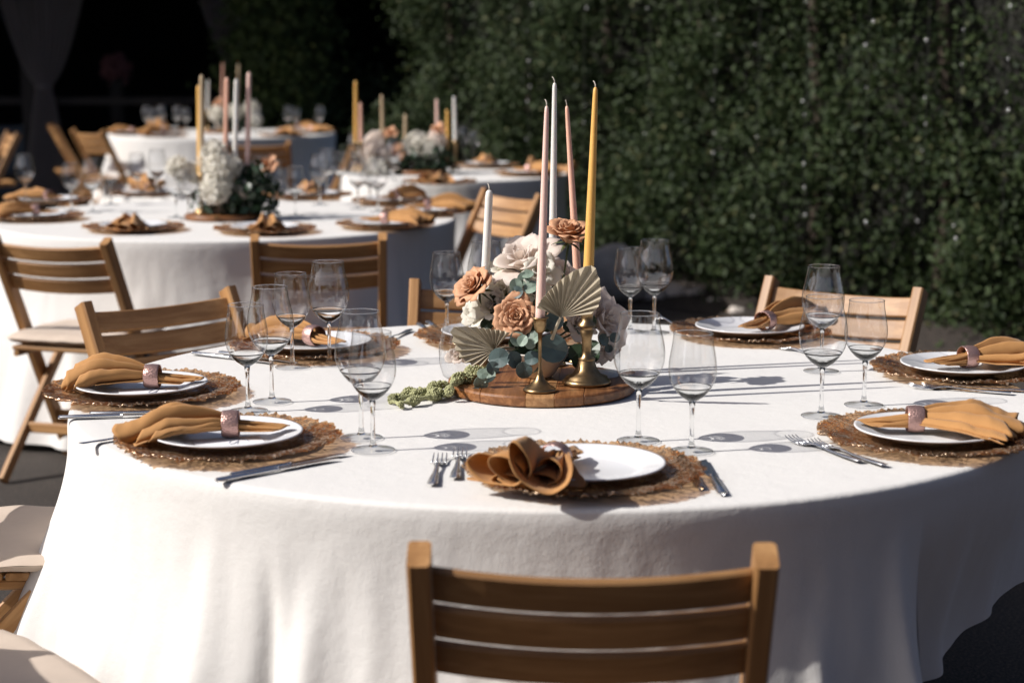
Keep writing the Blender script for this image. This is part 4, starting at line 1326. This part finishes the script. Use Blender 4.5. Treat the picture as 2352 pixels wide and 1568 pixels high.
ropes = [([AP(1090, 852, .030), AP(1060, 862, .034), AP(1035, 885, .03), AP(1030, 905, .014)], .0105, 900),
         ([AP(1100, 858, .028), AP(1075, 868, .030), AP(1040, 893, .012), AP(1020, 910, .009)], .0105, 800),
         ([AP(1050, 880, .014), AP(1010, 890, .012), AP(970, 900, .012), AP(930, 912, .009), AP(895, 915, .007)], .0100, 1300),
         ([AP(1030, 900, .010), AP(990, 908, .012), AP(950, 920, .010), AP(918, 926, .009)], .0095, 1000),
         ([AP(960, 900, .012), AP(925, 905, .01), AP(898, 918, .007), AP(922, 930, .008)], .0085, 700),
         ([AP(1000, 885, .018), AP(985, 902, .016), AP(1000, 912, .01)], .0085, 500)]
for i, (pp, rd, n) in enumerate(ropes):
    obj('tassel', blob_rope(pp, rd, n, i + 1), am)

# glass vase and votive on the board
vz = ZB + .001
vx = F3(1052, 800, .10)
t_ = thing('glass_vase', (vx.x, vx.y, .752), 0, 'round clear glass vase behind the left palm fan', 'vase')
obj('body', lathe('body', [(0, .0), (.022, 0), (.030, .006), (.037, .03), (.038, .06), (.030, .10), (.026, .118), (.0262, .1195)], M['glass'], 40), t_)
rose('blush_rose', (vx.x, vx.y - .002, .752 + .045), (-.3, -.8, .5), .026, M['blush'], 'pale bloom standing inside the round glass vase', 14, .9, 51, sep=False)
vt = at(1388, 872, ZB)
t_ = thing('votive_holder', (vt.x, vt.y + .05, .752), 0, 'clear glass votive holder behind the stout candlestick', 'candle holder')
obj('glass_cup', lathe('glass_cup', [(0, .001), (.032, .001), (.033, .003), (.033, .07), (.0325, .071)], M['glass'], 36), t_)
obj('wax', lathe('wax', [(0, .0105), (.030, .0105), (.030, .028), (0, .028)], M['wax_white'], 24), t_)

# ------------------------------------------------------------------ centrepieces of the other tables
def centre(Tc, cands, blooms, where, by):
    b = obj('serving_board', lathe('serving_board', [(0, 0), (.14, 0), (.142, .004), (.142, .016), (.138, .02), (0, .02)], M['board'], 40), loc=(Tc.x, by, .752))
    tag(b, 'round wooden board under the flowers ' + where, 'board')
    o = obj('flower_bowl', bw, loc=(Tc.x, by, .773)); tag(o, 'stoneware bowl under the flowers ' + where, 'bowl')
    for (px0, pxt, pyt, dy, colr, lb) in cands:
        Y = by + dy
        v = atY(px0, 0, Y)
        hold = lathe('candlestick', [(0, 0), (.03, 0), (.028, .005), (.008, .02), (.004, .05), (.006, .12), (.012, .14), (.0135, .155), (.0095, .155), (0, .15)], M['brass'], 16)
        x0 = atY(px0, 400, Y).x
        h = obj('candlestick', hold, loc=(x0, Y, .773)); tag(h, 'brass candlestick under the ' + lb, 'candlestick', 'brass candlesticks on the far tables')
        candle((x0, Y, .924), tipat(pxt, pyt, Y + .01), .0105, .0075, colr, lb, False, 12)
    for i, (px, py, dy, rad, kind, lb) in enumerate(blooms):
        p_ = atY(px, py, by + dy)
        if kind == 'rose': rose('toffee_rose', p_, (-.3, -.6, .6), rad, M['toffee'], lb, 14, 1.0, 60 + i, group='roses on the far tables', sep=False)
        elif kind == 'leaf':
            shrubby(p_, rad, lb, 80 + i)
        else: fluffy('white_bloom', p_, rad, M['ivory' if kind == 'white' else 'blush'], lb, 150, 40 + i, group='pale blooms on the far tables', ps=rad * .42)
def shrubby(c, rad, lb, seed):
    r_ = np.random.default_rng(seed)
    P = r_.normal(size=(420, 3)) * rad * .5
    V, F = leaves(P, .035, r_)
    t_ = thing('leafy_filler', c, 0, lb, 'foliage', 'dark leaves in the far bowls')
    o = obj('foliage', npmesh('foliage', V, F, M['leafdark']), t_); o['kind'] = 'stuff'
centre(T2, [(463, 463, 172, -.03, 'beige', 'beige taper, leftmost on the second table'), (459, 456, 196, .03, 'yellow', 'yellow taper at the left of the second table flowers'),
            (517, 521, 178, .05, 'salmon', 'salmon taper in the middle of the second table'), (539, 543, 182, -.02, 'white', 'white taper in the middle of the second table'), (568, 572, 166, .0, 'pink', 'pale pink taper, rightmost on the second table')],
       [(492, 352, -.02, .050, 'white', 'top white bloom of the second table flowers'), (505, 392, -.06, .062, 'white', 'large white bloom at the front of the second table flowers'), (497, 432, -.09, .056, 'white', 'lowest white bloom hanging in the second table flowers'),
        (530, 385, -.02, .045, 'white', 'white bloom beside the white taper on the second table'), (478, 372, .0, .040, 'white', 'white bloom by the yellow taper on the second table'), (410, 385, .05, .045, 'white', 'loose white bloom left of the second table candles'), (448, 395, .08, .04, 'white', 'white bloom behind the yellow taper on the second table'),
        (612, 378, .0, .048, 'rose', 'toffee rose right of the second table candles'), (560, 435, -.03, .038, 'pinkish', 'dusky bloom low in the second table flowers'), (510, 470, .0, .09, 'leaf', 'dark leaves below the second table flowers'), (575, 460, .0, .09, 'leaf', 'dark leaves right in the second table bowl'), (585, 420, .0, .06, 'leaf', 'dark leaves beside the toffee rose on the second table')],
       'on the second table', T2.y - .08)
centre(T3, [(480, 478, 184, 0, 'white', 'grey white taper on the farthest table'), (514, 512, 146, -.02, 'rosy', 'rosy brown taper on the farthest table'), (548, 548, 148, .02, 'beige', 'olive beige taper on the farthest table')],
       [(500, 262, 0, .07, 'white', 'left white bloom on the farthest table'), (540, 258, 0, .065, 'white', 'middle white bloom on the farthest table'), (578, 250, .02, .06, 'white', 'high white bloom at the right on the farthest table'), (583, 278, 0, .06, 'white', 'low white bloom at the right on the farthest table'),
        (500, 236, 0, .045, 'rose', 'toffee rose on the farthest table'), (530, 290, 0, .10, 'leaf', 'dark leaves in the farthest bowl')], 'on the farthest table', T3.y)
q4 = atY(965, 380, T4.y)
centre(Vector((q4.x, T4.y, 0)), [(818, 817, 186, -.1, 'yellow', 'mustard taper, leftmost by the hedge'), (830, 828, 236, -.15, 'salmon', 'salmon taper next to the mustard one by the hedge'), (880, 877, 218, .05, 'beige', 'beige taper left of the flowers by the hedge'),
            (931, 931, 262, .1, 'beige', 'shorter beige taper behind the flowers by the hedge'), (1006, 1003, 228, .08, 'pink', 'dusty pink taper right of the flowers by the hedge'), (1029, 1027, 252, .12, 'yellow', 'small mustard taper behind the white one by the hedge'), (1046, 1043, 222, -.02, 'white', 'white taper, rightmost by the hedge')],
       [(955, 335, 0, .07, 'white', 'white bloom at the top of the hedge table flowers'), (985, 345, -.02, .06, 'white', 'white bloom at the right of the hedge table flowers'), (1003, 322, 0, .05, 'pinkish', 'pinkish bloom by the dusty pink taper'), (1005, 298, 0, .045, 'rose', 'toffee rose high by the dusty pink taper'),
        (855, 348, -.05, .07, 'pinkish', 'pale pink bloom at the left of the hedge table'), (880, 362, -.05, .07, 'pinkish', 'pale pink bloom in the middle left of the hedge table'), (905, 350, -.06, .06, 'rose', 'toffee rose in the middle of the hedge table flowers'), (862, 325, 0, .05, 'pinkish', 'upper pale pink bloom on the hedge table'),
        (897, 305, 0, .04, 'rose', 'upper toffee rose on the hedge table'), (868, 385, -.1, .06, 'white', 'low white bloom at the front of the hedge table'),
        (950, 382, 0, .10, 'leaf', 'dark leaves in the hedge table bowl'), (990, 385, -.02, .10, 'leaf', 'dark leaves right in the hedge table bowl')], 'on the table by the hedge', T4.y - .05)
fl = atY(268, 158, 18.5)
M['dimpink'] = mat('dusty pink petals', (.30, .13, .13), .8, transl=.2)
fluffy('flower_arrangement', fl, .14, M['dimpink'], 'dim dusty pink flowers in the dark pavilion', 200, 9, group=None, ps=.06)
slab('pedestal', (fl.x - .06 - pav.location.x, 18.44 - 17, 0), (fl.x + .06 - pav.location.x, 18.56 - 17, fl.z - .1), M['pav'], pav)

# ------------------------------------------------------------------ stones at the hedge foot
b = at(1400, 688, 0)
rock((b.x, b.y), .21, 'largest pale boulder right behind the yellow taper', 3, .85)
for i, (px, py, r, lb) in enumerate([(1500, 690, .085, 'low pale stone just right of the boulder'), (1548, 686, .10, 'flat pale stone, second right of the boulder'), (1596, 688, .08, 'pale stone before the dark soil'), (1640, 702, .05, 'small stone at the dark soil edge'), (1690, 722, .05, 'small round stone left of the sunlit chair')]):
    v = at(px, py, 0); rock((v.x, v.y), r, lb, i + 5, .5)

M['dry'] = mat('dry fallen leaf', (.20, .12, .05), .8, var=.3, scale=30)
r_ = np.random.default_rng(77)
P = np.stack([r_.uniform(-2.6, 2.6, 260), r_.uniform(3.6, 9.5, 260), np.full(260, .012)], 1)
V, F = leaves(P, .035, r_)
V[:, 2] = .004 + np.abs(V[:, 2] - .012) * .35
lo_ = obj('fallen_leaves', npmesh('fallen_leaves', V, F, M['dry'])); tag(lo_, 'small dry leaves scattered on the dark ground between the tables', 'leaves', kind='stuff')
# ------------------------------------------------------------------ strings of tiny lights hanging down the hedge
M['wire'] = mat('thin clear wire', (.05, .05, .045), .4)
m, t, p = newmat('tiny clear bulb'); p.inputs['Base Color'].default_value = (.9, .9, .88, 1); p.inputs['Roughness'].default_value = .12; p.inputs['Metallic'].default_value = .6
M['bulb'] = m
def light_string(px, Y, seed, label):
    rg = random.Random(seed)
    x = atY(px, 300, Y).x
    t_ = thing('light_string', (x, Y, 2.95), 0, label, 'string lights', 'strings of tiny lights hanging down the hedge')
    pts = [(.012 * fnoise(k * .5, seed, 0), .01 * fnoise(k * .5, 0, seed), -k * .1) for k in range(25)]
    obj('wire', tube('wire', pts, .0012, M['wire'], 5), t_)
    V, F = [], []
    for k in range(2, 25, 1):
        if rg.random() < .6: continue
        c = Vector(pts[k]) + Vector((rg.uniform(-.02, .02), rg.uniform(-.02, .02), rg.uniform(-.04, .04))); r = rg.choice([.0035, .0045, .006]); b = len(V)
        for i in range(8):
            for j in range(6):
                th = 2 * PI * i / 8; ph = -PI / 2 + PI * j / 5
                V.append(c + Vector((math.cos(ph) * math.cos(th), math.cos(ph) * math.sin(th), 1.5 * math.sin(ph))) * r)
        F += [tuple(b + a for a in f) for f in grid_faces(8, 6, True)]
    o = obj('bulbs', mesh('bulbs', V, F, M['bulb']), t_); o['kind'] = 'stuff'
def hedgeY(px):
    # depth of the hedge face along a picture column
    k = (px - 1176) / FPX
    # HN + s*hd : x = k*y
    s = (k * HN.y - HN.x) / (hd.x - k * hd.y)
    return (HN + hd * s).y
names = ['first from the left, left of the tapers', 'second from the left, near the tall tapers', 'third from the left, right of the yellow taper', 'fourth from the left over the hedge middle', 'fifth from the left over the hedge middle', 'sixth from the left above the tall glasses', 'seventh from the left above the sunlit chair', 'eighth, over the sunlit chair right post', 'ninth, second from the right edge', 'tenth, nearest the right edge']
for i, (px, lb) in enumerate(zip((1215, 1340, 1490, 1640, 1740, 1850, 1990, 2125, 2205, 2310), names)):
    light_string(px, hedgeY(px) - .55, i + 3, 'hanging light string, ' + lb)
